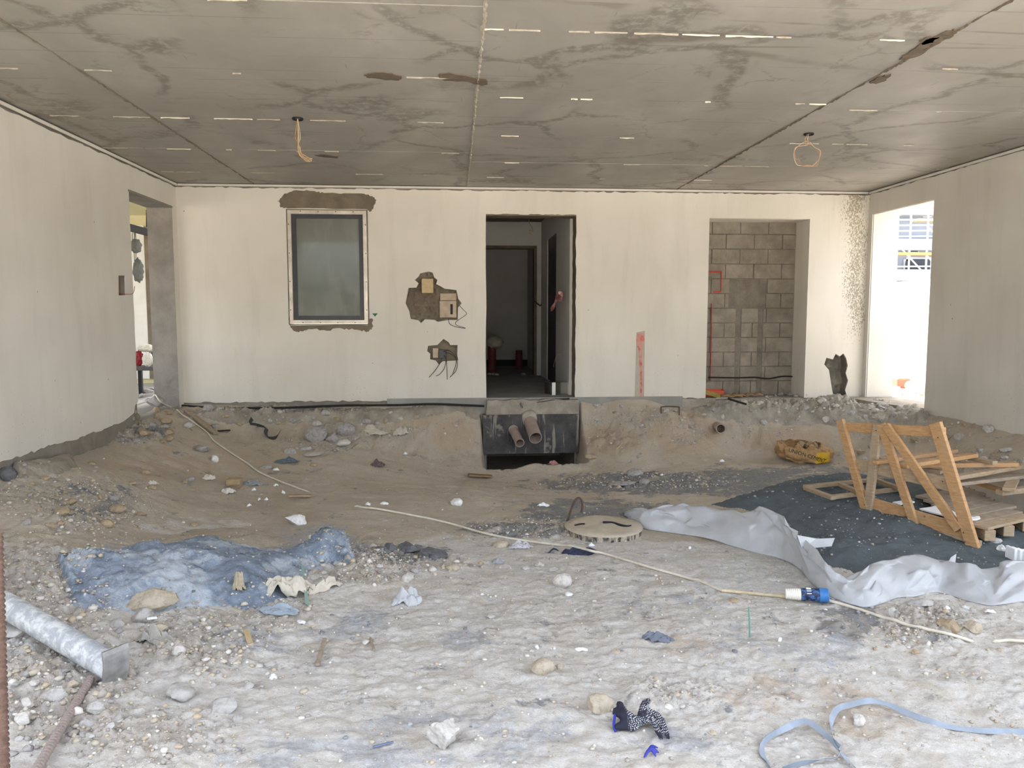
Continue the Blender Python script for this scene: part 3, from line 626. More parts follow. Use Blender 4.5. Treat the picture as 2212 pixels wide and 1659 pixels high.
# ================================================================ CEILING
ceiling = box('ceiling', (XL-.35, YF, ZC+.028), (XR+.4, D+.3, ZC+.32), MAT['concrete']); tag(ceiling, 'bare concrete ceiling slab with formwork panel joints', 'ceiling', kind='structure')
sx = [XL-.02, PZ(400, 300, ZC).x, PZ(1030, 200, ZC).x, PZ(1830, 200, ZC).x, XR+.02]
s2, s3, s1 = PZ(1250, 213, ZC).y, PZ(1250, 67, ZC).y, PZ(500, 157, ZC).y
cross = [[s1-1.25*2, s1-1.25, s1, s1+1.25, s1+2.5, s1+3.75], [s1-1.25*2, s1-1.25, s1, s1+1.25, s1+2.5, s1+3.75], [s3-1.0, s3, s2, s2+1.25, s2+2.5, s2+3.4], [s2-2.3, s2-.9, s2+.15, s2+1.35, s2+2.5, s2+3.4]]
MAT['sliver'] = simple('pale_cement_sliver', srgb(214, 206, 190), .8, .15, 20)
MAT['fin'] = simple('cement_fin', srgb(176, 168, 154), .85, .35, 30, .4)
for b in range(4):
    yl = [YF] + [c for c in cross[b] if YF+.1 < c < D-.1] + [D+.02]
    for y0, y1 in zip(yl[:-1], yl[1:]):
        dz = rg.uniform(0, .004); box('panel', (sx[b]+.003, y0+.002, ZC+dz), (sx[b+1]-.003, y1-.002, ZC+.03), MAT['ceiling'], ceiling)
    for y0 in yl[1:-1]:   # squeezed-out cement along the cross joints
        x = sx[b]+rg.uniform(0, .4)
        while x < sx[b+1]-.1:
            L = rg.uniform(.04, .32); n = max(3, int(L/.03)); bm = bmesh.new(); V = []
            for i in range(n+1):
                t = i/n; w_ = .0032*math.sin(math.pi*min(max(t, .05), .95))+rg.uniform(.0005, .003); xx = min(x+L*t, sx[b+1]-.01)
                V.append((bm.verts.new((xx, y0-w_, ZC-.001)), bm.verts.new((xx, y0+w_*.6, ZC-.001)), bm.verts.new((xx, y0, ZC-.006-rg.uniform(0, .006)))))
            for a, c in zip(V[:-1], V[1:]):
                bm.faces.new((a[0], c[0], c[2], a[2])); bm.faces.new((a[2], c[2], c[1], a[1]))
            bmob('joint_sliver', bm, MAT['sliver'] if rg.random() < (.12, .35, .6, .25)[b] else MAT['fin'], ceiling); x += L + rg.choice((.03, .2, .5, .9, 1.3))*rg.uniform(.6, 1.4)
for i, x0 in enumerate(sx[1:4]):     # fins along the long joints
    y = YF; V = []; bm = bmesh.new(); big = (.0045, .010, .006)[i]
    while y < D:
        w_ = big*rg.uniform(.4, 1.6); xx = x0+rg.uniform(-.004, .004)
        V.append((bm.verts.new((xx-w_, y, ZC+.002)), bm.verts.new((xx+w_, y, ZC+.002)), bm.verts.new((xx, y, ZC-rg.uniform(.002, .016))))); y += rg.uniform(.02, .05)
    for a, c in zip(V[:-1], V[1:]): bm.faces.new((a[0], c[0], c[2], a[2])); bm.faces.new((a[2], c[2], c[1], a[1]))
    bmob('joint_fin', bm, MAT['fin'] if i == 1 else MAT['mortar'], ceiling)
MAT['patch_brown'] = concrete('brown_patch_mortar', srgb(118, 106, 92), srgb(92, 82, 70), 6, .5)
def cpatch(pxs, n=4, amp=.012):
    p2 = [(PZ(a, b, ZC).x, PZ(a, b, ZC).y) for a, b in pxs]; out = []
    for i in range(len(p2)): out += jag(p2[i], p2[(i+1) % len(p2)], n, amp, rg)
    return panel('patch', lambda a, b, d: (a, b, ZC-.006+d), out, [], .012, MAT['patch_brown'], ceiling)
cpatch([(786,160),(810,155),(845,157),(868,164),(862,172),(826,170),(796,167)]); cpatch([(950,158),(975,157),(1010,163),(1050,170),(1053,180),(1040,184),(1010,175),(960,173),(948,166)])
cpatch([(1942,128),(1965,110),(2000,84),(2040,68),(2068,62),(2060,76),(2030,92),(1998,112),(1970,124)]); cpatch([(1985,86),(2010,78),(2030,78),(2015,90),(1995,95)]); cpatch([(1878,178),(1900,165),(1925,160),(1915,172),(1890,180)])
cpatch([(680,335),(700,333),(732,337),(728,341),(700,339)], 3, .008)
# mouldings between walls and slab
def mould(name, a, b, label):
    o = beam(name, a, b, .022, .026, MAT['plaster_side'], None); tag(o, label, 'trim', kind='structure')
mould('trim_4', (XL+.02, YF, ZC-.022), (XL+.02, D-.03, ZC-.022), 'narrow pale strip between ceiling and doorway side wall')
mould('trim_5', (XR-.02, YR, ZC-.022), (XR-.02, D-.03, ZC-.022), 'narrow pale strip between ceiling and wall with the yard opening')
mould('trim_6', (XL+.03, D-.012, ZC-.018), (XR-.03, D-.012, ZC-.018), 'narrow pale strip between ceiling and window wall')
# ================================================================ HALL behind the doorway
HX1 = w2(1233, 700)[0]+.02; HX0 = DOOR[0]-1.1; HY = 13.8; HF = -.012
MAT['dim_floor'] = simple('screed_floor', srgb(158, 156, 150), .8, .3, 3)
MAT['hall'] = simple('hall_plaster', srgb(212, 210, 206), .9, .1, 2)
o = box('floor_hall', (HX0-.2, D-.02, -.35), (HX1+1.5, 17.2, HF), MAT['dim_floor']); tag(o, 'grey screed floor of the dark hall behind the doorway', 'floor', kind='structure')
o = box('ceiling_hall', (HX0-.2, D+.28, ZC+.0), (HX1+1.6, 17.2, ZC+.2), MAT['concrete']); tag(o, 'ceiling of the dark hall', 'ceiling', kind='structure')
nich = (PX(1201, 660, HX1).y, PX(1182, 660, HX1).y, PX(1190, 815, HX1).z, PX(1190, 512, HX1).z)
whr = panel('wall_hall', lambda a, b, d: (HX1+d, a, b), rect(D+.26, -.3, 17.2, ZC+.1), [rect(nich[0], .0, nich[1], nich[3])], .2, MAT['hall']); tag(whr, 'side wall of the dark hall with a tall black niche', 'wall', kind='structure')
nm = NT('black_mottled_sheet', .4, .5); _v = nm.pos(); nm.col(nm.mix(nm.step(nm.voro(nm.warp(_v, 8, .1), 22), .25, .12), srgb(14, 14, 17), srgb(52, 52, 56))); nm.bump(nm.voro(_v, 30), .6, .02)
box('niche_lining', (HX1+.012, nich[0]-.01, -.02), (HX1+.04, nich[1]+.01, nich[3]+.01), nm.m, whr)
o = box('wall_hall_left', (HX0-.2, D+.28, -.3), (HX0, 17.2, ZC+.1), MAT['hall']); tag(o, 'far side wall of the dark hall', 'wall', kind='structure')
idr = (PY(1050, 700, HY).x-.4, PY(1157, 700, HY).x, PY(1100, 533, HY).z)
whb = panel('wall_hall_back', lambda a, b, d: (a, HY+d, b), [(HX0, -.3), (idr[0], -.3), (idr[0], idr[2]), (idr[1], idr[2]), (idr[1], -.3), (HX1, -.3), (HX1, ZC+.1), (HX0, ZC+.1)], [], .2, MAT['hall']); tag(whb, 'end wall of the dark hall with an inner doorway', 'wall', kind='structure')
frb = panel('rough_frame', lambda a, b, d: (a, HY-.01+d, b), [(idr[1]-.03, -.02), (idr[1]+.02, -.02), (idr[1]+.02, idr[2]+.02), (idr[0], idr[2]+.02), (idr[0], idr[2]-.03), (idr[1]-.03, idr[2]-.03)], [], .22, MAT['mortar'], whb)
wi = box('wall_inner', (HX0, 16.4, -.3), (HX1+1.4, 16.6, ZC+.1), MAT['hall']); tag(wi, 'wall of the room beyond the hall with a black foot band', 'wall', kind='structure')
box('bitumen_band', (HX0, 16.37, -.05), (HX1+1.4, 16.4, PY(1100, 777, 16.4).z), MAT['black_rubber'], wi)
o = box('wall_inner_side', (HX1+1.4, 13.9, -.3), (HX1+1.6, 16.6, ZC+.1), MAT['hall']); tag(o, 'side wall of the room beyond the hall', 'wall', kind='structure')
# dark rough edge of the doorway
X, Z = np.meshgrid(np.linspace(0, 1, 12), np.linspace(-.05, DOOR[3], 120))
grid_mesh('rough_jamb', DOOR[2]-.006+.010*fbm(X*.25, Z, 12, 3, 4), D+.006+X*.27, Z, MAT['mortar'], None, wall_back)
box('rough_lintel', (DOOR[0]+.002, D+.004, DOOR[3]-.018), (DOOR[2]-.002, D+.27, DOOR[3]+.004), MAT['mortar'], wall_back)
# sill and foundation under the doorway
sl_ = panel('door_sill', lambda a, b, d: (a, 9.98+d, b), jag((DOOR[0]-.02, -.30), (DOOR[2]+.02, -.32), 8, .02, rg)+[(DOOR[2]+.04, -.30), (DOOR[2]+.03, -.06)]+jag((DOOR[2]+.03, -.035), (DOOR[0]-.03, -.03), 24, .012, rg), [], .4, MAT['rubble'], wall_back)
fb = PY(1043, 897, 9.93), PY(1250, 978, 9.93)
fo_ = box('foundation_block', (fb[0].x, 9.93, fb[1].z), (fb[1].x, 10.4, fb[0].z), MAT['bitumen']); tag(fo_, 'black bitumen coated foundation block under the doorway', 'foundation', kind='structure')
for nm_, lo_, hi_ in (('earth_under_house_floor', (PIT[0]-.4, 9.9, -1.6), (PIT[1]+.4, 12.2, -1.15)), ('earth_under_house_left', (PIT[0]-.6, 10.1, -1.6), (PIT[0]-.02, 12.2, -.35)), ('earth_under_house_right', (PIT[1]+.02, 10.1, -1.6), (PIT[1]+.6, 12.2, -.35))):
    o = box(nm_, lo_, hi_, MAT['earth_dark'] if 'earth_dark' in MAT else MAT['ground']); tag(o, 'brown earth round the hollow under the house floor', 'earth', kind='structure')
o = box('earth_under_house', (PIT[0]-.6, 12.0, -1.7), (PIT[1]+.6, 12.4, -.36), MAT['ground']); tag(o, 'dark earth under the house floor behind the pit', 'earth', kind='structure')
# ================================================================ ROOM behind the side doorway
LX = XL-.3
o = box('floor_side_room', (LX-5, 6.5, -.4), (XL-.02, 16, -.06), MAT['dim_floor']); tag(o, 'dusty screed floor seen through the side doorway', 'floor', kind='structure')
MAT['cream'] = simple('cream_ceiling_paint', srgb(206, 198, 160), .9, .06, 2)
o = box('ceiling_side_room', (LX-5, 6.5, ZC-.02), (XL-.29, 16, ZC+.2), MAT['cream']); tag(o, 'cream ceiling of the room through the side doorway', 'ceiling', kind='structure')
wy = 13.2
o = box('wall_side_room', (LX-5, wy, -.4), (XL-.29, wy+.2, ZC), MAT['cream']); tag(o, 'cream end wall of the room through the side doorway', 'wall', kind='structure')
o2 = box('white_panel', (PY(240, 600, wy).x, wy-.03, .02), (PY(316, 600, wy).x, wy, PY(300, 487, wy).z), MAT['white'], o)
o3 = box('stained_panel', (PY(317, 600, wy).x, wy-.04, .02), (PY(340, 600, wy).x, wy, PY(320, 490, wy).z), MAT['mortar'], o)
# ================================================================ OUTSIDE through the tall opening
m_ = box('ground_side_yard', (XR+.3, 6.0, -.8), (60, 60, -.10), MAT['yard']); tag(m_, 'sunlit rubble strewn yard beside the house', 'ground', kind='structure')
bwx = PZ(2000, 832, -.10).x; bwt = PX(2005, 604, bwx).z
o = box('boundary_wall', (bwx, 4, -.8), (bwx+.2, 30, bwt), MAT['white_out']); tag(o, 'plain white boundary wall of the sunlit yard', 'wall', kind='structure')
# ================================================================ LOOSE GROUND: heaps and gravel
def poly_sd(poly, X, Y):
    """signed distance to a polygon, positive inside"""
    P_ = np.array([(p[0], p[1]) for p in poly]); n = len(P_); d2 = np.full(X.shape, 1e9); ins = np.zeros(X.shape, bool)
    for i in range(n):
        a, b = P_[i], P_[(i+1) % n]; ab = b-a; t = np.clip(((X-a[0])*ab[0]+(Y-a[1])*ab[1])/(ab@ab+1e-12), 0, 1)
        d2 = np.minimum(d2, (X-a[0]-t*ab[0])**2+(Y-a[1]-t*ab[1])**2)
        cnd = ((a[1] > Y) != (b[1] > Y)) & (X < (b[0]-a[0])*(Y-a[1])/(b[1]-a[1]+1e-12)+a[0]); ins ^= cnd
    return np.where(ins, 1, -1)*np.sqrt(d2)
HEAPS = []
def heap(name, pxpoly_, hfun, mat, step, label, cat, lump=None, amp=.03):
    poly = [hit(*p) for p in pxpoly_]; xs = [p.x for p in poly]; ysl = [p.y for p in poly]
    X, Y = np.meshgrid(np.arange(max(min(xs)-.15, XL+.006), min(max(xs)+.15, XR-.006), step), np.arange(min(ysl)-.15, min(max(ysl)+.15, D-.006), step))
    G = ground_z(X, Y); sd = poly_sd(poly, X, Y) + .05*fbm(X, Y, 4, 4, 61)*2
    Z = G + hfun(X, Y, sd) + np.where(sd > -.02, amp*(fbm(X, Y, 7, 5, 66)+.6*(.5-np.clip(cells(X, Y, 14, 3), 0, 1))*.5), 0)*sstep(sd, -.02, .12)
    for (px, py, r, h) in (lump or []):
        c = hit(px, py); dd = np.sqrt((X-c.x)**2+(Y-c.y)**2)/r; Z = Z + h*(1-sstep(dd, .1, 1.0))*(1+.5*fbm(X, Y, 9, 4, 71))
    Z = np.where(sd < -.02, np.minimum(Z, G-.012-np.minimum(-sd, .2)*.3), Z)
    o = grid_mesh(name, X, Y, Z, mat); HEAPS.append((X, Y, Z)); return tag(o, label, cat, kind='stuff')
def cement_mat(name, c1, c2, cw, amt):
    m = NT(name, .9, .15); v = m.pos(); n = m.noise(v, 9, 9, .72, .3)
    c = m.ramp(n, [(.3, c2), (.55, c1)]); wsh = m.step(m.noise(m.warp(v, 3, .3), 2.4, 9, .75), .47, .62); c = m.mix(m.math('MULTIPLY', wsh, amt), c, cw)
    wh = m.step(m.voro(m.warp(v, 20, .03), 55), .16, .06); c = m.mix(m.math('MULTIPLY', wh, .5), c, tuple(min(1, x*1.5) for x in cw[:3])+(1,))
    m.col(c); m.bump(m.noise(v, 24, 9, .72), .8, .02); m.bump(m.noise(v, 120, 4, .7), .5, .005); return m.m
MAT['blue_cement'] = cement_mat('blue_grey_dried_cement', srgb(142, 154, 169), srgb(100, 111, 125), srgb(196, 204, 212), .85)
MAT['dark_sand'] = cement_mat('dark_grey_sand', srgb(98, 106, 109), srgb(84, 92, 96), srgb(114, 122, 126), .5)
heap('cement_heap', [(135,1215),(230,1195),(380,1190),(430,1180),(520,1190),(620,1195),(690,1190),(745,1190),(765,1205),(700,1222),(650,1245),(610,1290),(540,1312),(450,1308),(330,1326),(250,1310),(170,1304),(150,1250)],
     lambda X, Y, sd: .075*sstep(sd, -.03, .28)+.02*sstep(sd, .1, .5), MAT['blue_cement'], .016, 'hardened blue grey heap of spilled cement with a tan stone on it', 'cement heap', lump=[(712,1192,.34,.16),(440,1192,.5,.07),(380,1245,.7,.05),(170,1228,.3,.06)], amp=.06)
heap('sand_heap', [(1535,1090),(1600,1070),(1680,1045),(1760,1028),(1850,1022),(1960,1035),(2100,1060),(2260,1080),(2280,1250),(2120,1262),(1990,1250),(1850,1240),(1780,1215),(1750,1170),(1680,1110)],
     lambda X, Y, sd: .05*sstep(sd, -.03, .3)+.03*sstep(sd, .2, .8), MAT['dark_sand'], .02, 'spread of dark grey sand under the broken wooden crate', 'sand', amp=.025, lump=[(1890,1112,.28,.05),(1800,1190,.4,.05),(1960,1150,.35,.04)])
heap('dirt_mound', [(250,1195),(330,1165),(420,1145),(500,1140),(580,1150),(620,1172),(560,1185),(430,1186),(330,1195)],
     lambda X, Y, sd: .05*sstep(sd, -.03, .25), MAT['ground'], .02, 'low crust of grey brown grit behind the blue cement heap', 'dirt', amp=.02)
MAT['ledge'] = concrete('broken_ledge_concrete', srgb(184, 178, 166), srgb(140, 134, 123), 7, .7)
heap('rubble_ledge', [(1495,884),(1530,874),(1600,872),(1740,872),(1860,878),(1960,886),(2000,900),(1990,916),(1930,924),(1840,926),(1790,918),(1700,914),(1640,918),(1590,908),(1530,902)],
     lambda X, Y, sd: .09*sstep(sd, -.015, .05)*(1-.75*sstep(Y, 9.6, 9.9)), MAT['ledge'], .016, 'broken concrete ledge covered in rubble before the recess', 'concrete ledge', amp=.09)
heap('rubble_drift', [(400,886),(520,884),(700,884),(880,884),(1030,884),(1035,896),(900,902),(780,912),(640,914),(560,918),(470,906),(410,896)],
     lambda X, Y, sd: .04*sstep(sd, -.02, .08), MAT['rubble'], .016, 'drift of broken plaster along the foot of the window wall', 'rubble', amp=.10)
heap('cement_spill', [(30,1012),(80,1000),(150,988),(165,1008),(120,1024),(40,1030)],
     lambda X, Y, sd: .05*sstep(sd, -.01, .04), MAT['rubble'], .014, 'flat grey cement spill at the foot of the doorway side wall', 'cement', amp=.02)
def top_z(x, y):
    z = gz(x, y)
    for (X, Y, Z) in HEAPS:
        sx_ = X[0, 1]-X[0, 0]; i = int((x-X[0, 0])/sx_); j = int((y-Y[0, 0])/sx_)
        if 0 <= i < X.shape[1]-1 and 0 <= j < X.shape[0]-1: z = max(z, float(Z[j, i]))
    return z
def hit2(px, py):
    """like hit, but stops on the heaps too"""
    r = ray(px, py); t = 2.0
    while t < 14:
        p = CAM+r*t
        if p.y > D or p.z < top_z(p.x, p.y): break
        t += .012
    p = CAM+r*(t-.006); return Vector((p.x, p.y, top_z(p.x, p.y)))
# gravel: too many to count
def rock_tpl(rnd, sub=1):
    bm = bmesh.new(); bmesh.ops.create_icosphere(bm, subdivisions=sub, radius=1.0)
    for v in bm.verts: v.co *= rnd.uniform(.7, 1.15)
    V = np.array([v.co[:] for v in bm.verts]); Fc = np.array([[v.index for v in f.verts] for f in bm.faces]); bm.free(); return V, Fc
rnd = random.Random(5); nr = np.random.default_rng(4)
tpl = [rock_tpl(rnd, 1) for _ in range(8)]
PAL = [srgb(196, 188, 174), srgb(182, 172, 156), srgb(210, 205, 196), srgb(168, 160, 150), srgb(188, 173, 148), srgb(158, 152, 145)]
def gravel(name, N, wmask, smin, smax, mat, label, pal=PAL, seed=0):
    rr = np.random.default_rng(seed); w_ = wmask.ravel()/wmask.sum(); pick = rr.choice(w_.size, N, p=w_)
    x = GX.ravel()[pick]+rr.uniform(-.01, .01, N); y = GY.ravel()[pick]+rr.uniform(-.01, .01, N); z = np.array([top_z(a, b) for a, b in zip(x, y)])
    s = smin*(smax/smin)**(rr.random(N)**2.6); Vs = []; Fs = []; Cs = []; off = 0; which = rr.integers(0, 8, N)
    for k in range(8):
        ii = np.where(which == k)[0]; V, Fc = tpl[k]; n = len(ii)
        sc = s[ii][:, None]*rr.uniform(.6, 1.2, (n, 3)); th = rr.uniform(0, 6.28, n); P_ = V[None]*sc[:, None, :]; P_[:, :, 2] *= .7
        c, sn = np.cos(th)[:, None], np.sin(th)[:, None]; Q = np.stack([P_[:,:,0]*c-P_[:,:,1]*sn+x[ii][:,None], P_[:,:,0]*sn+P_[:,:,1]*c+y[ii][:,None], P_[:,:,2]+(z[ii]+s[ii]*.25)[:,None]], -1)
        Vs.append(Q.reshape(-1, 3)); Fs.append((Fc[None]+(np.arange(n)*len(V))[:,None,None]+off).reshape(-1, 3)); off += n*len(V)
        pc = np.array(pal)[rr.integers(0, len(pal), n)]; Cs.append(np.repeat(pc, len(V), 0))
    V = np.concatenate(Vs).astype(np.float32); Fc = np.concatenate(Fs).astype(np.int32); Cc = np.concatenate(Cs).astype(np.float32)
    me = bpy.data.meshes.new(name); me.vertices.add(len(V)); me.vertices.foreach_set('co', V.ravel()); me.loops.add(Fc.size); me.loops.foreach_set('vertex_index', Fc.ravel())
    me.polygons.add(len(Fc)); me.polygons.foreach_set('loop_start', (np.arange(len(Fc))*3).astype(np.int32)); me.update(calc_edges=True)
    at = me.color_attributes.new('stone', 'FLOAT_COLOR', 'POINT'); at.data.foreach_set('color', Cc.ravel()); me.materials.append(mat)
    o = bpy.data.objects.new(name, me); link(o, floor); return tag(o, label, None, kind='stuff')
gmn = NT('gravel_stone', .9, .15); gmn.col(gmn.attr('stone', 'Color')); gmn.bump(gmn.noise(gmn.pos(), 90, 4), .4, .004); MAT['gravel'] = gmn.m
inside = ((GX > XL+.02) & (GX < XR-.02) & (GY > 2.0) & (GY < D-.02) & (GZ > -.95)).astype(float)
near_ = 1-sstep(GY, 5.2, 7.0)
gravel('gravel', 22000, inside*(_at['rubble']**1.5+.07*near_+.012), .003, .015, MAT['gravel'], 'grit and small rubble scattered over the earth floor', seed=1)
gravel('gravel', 1800, inside*(_at['rubble']**2)*(sstep(GY, 2.0, 3.0)), (.010), .026, MAT['gravel'], 'coarse broken rubble lying in drifts along walls and heaps', seed=2)
gravel('gravel', 1500, inside*np.maximum(_at['grey'], _at['blue']*.4), .004, .018, MAT['gravel'], 'grey cement crumbs on the stained earth', [srgb(120, 122, 124), srgb(142, 144, 146), srgb(168, 170, 172)], 3)
# ================================================================ STONES
def stone_mat(name, c, c2, sc=30):
    m = NT(name, .92, .15); v = m.pos(obj=True); n = m.noise(v, sc, 7, .65); m.col(m.ramp(n, [(.32, c2), (.5, c), (.72, tuple(min(1, x*1.12) for x in c[:3]))]))
    m.bump(m.noise(v, sc*2, 8, .7), .8, .012); return m.m
SM = {'tan': stone_mat('tan_stone', srgb(194, 182, 162), srgb(164, 150, 129)), 'white': stone_mat('white_stone', srgb(208, 203, 196), srgb(176, 169, 161)),
      'grey': stone_mat('grey_stone', srgb(170, 166, 162), srgb(132, 128, 126)), 'pale': stone_mat('pale_grey_stone', srgb(188, 184, 178), srgb(154, 149, 143)),
      'dark': stone_mat('dark_clod', srgb(112, 112, 114), srgb(78, 78, 80)), 'brown': stone_mat('brown_clod', srgb(176, 158, 132), srgb(140, 122, 98)), 'chalk': stone_mat('chalk_white_lump', srgb(238, 238, 236), srgb(212, 212, 208))}
def rock_bm(rd, dims, sub=3, cuts=7, rough=.08, roundness=.0):
    bm = bmesh.new(); bmesh.ops.create_icosphere(bm, subdivisions=sub, radius=1.0); off = rd.uniform(0, 99)
    planes = []
    for _ in range(cuts):
        n = Vector((rd.uniform(-1, 1), rd.uniform(-1, 1), rd.uniform(-1, 1))).normalized(); planes.append((n, rd.uniform(.5+roundness*.3, .85)))
    for v in bm.verts:
        p = v.co.copy()
        for n, d in planes:
            e = p.dot(n)-d
            if e > 0: p -= n*e*(1-roundness*.5)
        p *= 1+rough*mnoise.fractal(p*2.2+Vector((off, 0, 0)), 1.0, 2.0, 4)
        v.co = Vector((p.x*dims[0], p.y*dims[1], p.z*dims[2]))
    return bm
STONE_SEED = random.Random(21)
PLACED = []                                   # (x, y, radius) of what already lies on the ground
def free(x, y, r, k=.95): return all((x-a)**2+(y-b)**2 > ((r+c)*k)**2 for a, b, c in PLACED)
for line, rr_ in (([(196,1482),(170,1526),(144,1570),(118,1615),(92,1659)], .02), ([(372,884),(395,899),(440,930),(463,955),(501,982),(534,1003),(560,1022),(600,1040),(640,1055),(680,1064)], .012), ([(545,908),(540,918),(556,924),(575,929),(574,940),(580,949),(596,950),(606,940)], .04), ([(1785,1299),(1850,1318),(1950,1350),(2050,1374),(2112,1383)], .012), ([(400,890),(422,907),(444,924),(466,942)], .06), ([(1545,928),(1560,932)], .12), ([(318,888),(304,925)], .07)):
    for (xa, ya), (xb, yb) in zip(line[:-1], line[1:]):
        for q in range(6): p_ = hit2(xa+(xb-xa)*q/6, ya+(yb-ya)*q/6); PLACED.append((p_.x, p_.y, rr_))
for q in range(90): PLACED.append((PY(392+q*7.3, 877, 10.02).x, 10.02, .02))          # conduit at the wall foot
_pe, _ps = hit2(250, 1478), PY(-60, 1265, 3.98)
for q in range(14): PLACED.append((_pe.x+(_ps.x-_pe.x)*q/12, _pe.y+(_ps.y-_pe.y)*q/12, .07))   # steel pipe
def stone(px, py, wpx, hpx, kind, label, name='stone', sub=3, cuts=7, rough=.09, roundness=0., sink=.3, rz=None, cat='stone', group=None, depthk=.9):
    """py is the foot of the stone in the photograph"""
    p = hit2(px, py-hpx*.25); r = p.y; k = r/F; wx = wpx*k/2*1.08; PLACED.append((p.x, p.y+wx*depthk*.25, wx)); hz = max(hpx*k/2*1.05, .004); dy = wx*depthk
    rd = random.Random(STONE_SEED.random()); bm = rock_bm(rd, (wx, dy, hz), sub, cuts, rough, roundness)
    o = bmob(name, bm, SM[kind], None, ang=32 if roundness < .5 else 60)
    o.location = (p.x, p.y+dy*.25, top_z(p.x, p.y)+hz*(1-2*sink)*.8); o.rotation_euler = (rd.uniform(-.15, .15), rd.uniform(-.15, .15), rz if rz is not None else rd.uniform(-.4, .4)); return tag(o, label, cat, group)
stone(320, 1322, 114, 50, 'tan', 'large tan layered slab of rock lying on the blue cement heap', cuts=10, rough=.14, depthk=.6, rz=.05)
stone(304, 1352, 50, 38, 'pale', 'boxy grey stone just below the tan rock slab', cuts=9)
stone(958, 1634, 80, 74, 'white', 'big rough white three cornered rock on the dusty ground', cuts=12, rough=.18, sub=4, sink=.12)
stone(1173, 1462, 52, 36, 'tan', 'smooth egg shaped tan stone on open dusty ground', roundness=.7, sink=.15)
stone(1215, 1275, 42, 34, 'white', 'round pinkish white stone near the white cable', roundness=.55, sink=.12)
stone(1296, 1548, 66, 50, 'tan', 'flat faced pale stone half buried beside the dotted glove', cuts=9, sink=.3)
stone(1856, 1570, 38, 26, 'white', 'small white and brown stone inside the curve of the blue strap', rough=.16, sink=.2)
stone(382, 1520, 66, 48, 'pale', 'grey white angular rock beside the end of the steel pipe', cuts=9, sink=.25)
stone(478, 1544, 62, 34, 'pale', 'low grey rock half sunk in dust past the steel pipe', sink=.35)
stone(682, 960, 46, 40, 'grey', 'tall grey broken concrete chunk with white face by the back bank', cuts=9, sink=.1)
stone(719, 959, 32, 28, 'grey', 'small grey concrete chunk leaning on the taller one', cuts=9)
stone(746, 948, 40, 32, 'grey', 'grey concrete cube with pale top beside the leaning chunk', cuts=6, rough=.05, sink=.12)
stone(741, 962, 36, 14, 'white', 'white flat brick fragment under the grey concrete cube', cuts=6, rough=.04)
stone(766, 953, 20, 13, 'pale', 'small pale fragment beside the flat white brick fragment')
stone(988, 1096, 28, 20, 'chalk', 'bright white plaster lump on the brown sand', sink=.15)
stone(1372, 1032, 36, 20, 'grey', 'rounded grey cobble on the dark cement crumbs', roundness=.7)
stone(1393, 1048, 24, 14, 'grey', 'smaller grey cobble touching the dark cement crumbs', roundness=.5)
stone(1345, 1050, 60, 13, 'grey', 'flat grey cement crust among the dark crumbs', sink=.45, rough=.15)
stone(432, 978, 38, 20, 'grey', 'grey cement lump beside the white cable on the sand slope', rough=.16)
stone(462, 1001, 18, 16, 'chalk', 'white faceted lump on the sand slope below the plank', sink=.15)
stone(640, 1140, 52, 28, 'chalk', 'crisp white folded sheet behind the blue cement heap', 'paper_lump', cat='paper', cuts=11, rough=.12, sink=.12)
stone(881, 1200, 46, 30, 'dark', 'large dark grey clod at the edge of the rubble bank', rough=.2, sink=.2)
stone(843, 1194, 32, 18, 'dark', 'flat dark clod left of the large one on the rubble bank', rough=.2)
stone(938, 1208, 60, 20, 'dark', 'crumbling dark clod trailing down the rubble bank', rough=.22)
stone(978, 1232, 30, 14, 'tan', 'oval tan stone at the end of the dark clods', roundness=.5)
stone(934, 1237, 16, 14, 'white', 'round white pebble below the dark clods', roundness=.7)
stone(882, 1262, 30, 26, 'white', 'pale upright chip in the dusty bank', cuts=9)
stone(2058, 1372, 62, 32, 'brown', 'broad brown stone in the scooped hollow beside the cable', cuts=9, sink=.25)
stone(2103, 1375, 40, 38, 'tan', 'upright cracked tan stone next to the broad brown one', cuts=8, sink=.2)
stone(385, 1420, 28, 28, 'white', 'white edged stone below the grey rag in the rubble', cuts=9)
stone(340, 1368, 38, 20, 'tan', 'tan flake leaning behind the grey rag')
stone(252, 1110, 34, 20, 'brown', 'pale brown pointed stone on the sand slope', sink=.25)
stone(228, 1143, 30, 22, 'brown', 'rounded brown stone near the edge of the blue heap', roundness=.4)
stone(303, 1116, 26, 12, 'brown', 'low brown stone on the sand slope')
stone(315, 1028, 28, 15, 'brown', 'brown clod with dark split on the upper slope', rough=.15)
stone(130, 1112, 34, 15, 'brown', 'flat brown clod on the slope by the side wall')
stone(14, 1040, 34, 34, 'dark', 'dark rounded lump against the foot of the side wall', roundness=.4)
stone(50, 1575, 38, 32, 'white', 'knobbly white stone in the rubble by the rusty stake', rough=.16)
stone(205, 1548, 34, 28, 'pale', 'pale rough stone beside the ribbed bar', rough=.14)
stone(190, 1578, 40, 28, 'pale', 'second pale rough stone touching the ribbed bar', rough=.16)
stone(118, 1512, 40, 28, 'pale', 'grey pitted lump under the steel pipe', rough=.2)
stone(628, 982, 28, 16, 'pale', 'pale triangular fragment below the concrete chunks')
stone(660, 975, 24, 14, 'pale', 'small pale block below the tall concrete chunk', cuts=6)
stone(675, 985, 46, 9, 'pale', 'thin pale flake of cement below the concrete chunks', sink=.4)
stone(574, 1014, 26, 10, 'grey', 'grey pebble by the cable on the lower slope', roundness=.6)
stone(677, 1008, 16, 8, 'brown', 'single brown pebble on the basin sand', roundness=.5)
stone(1585, 1302, 26, 10, 'brown', 'brown stone showing through the lime dust by the cable', sink=.35)
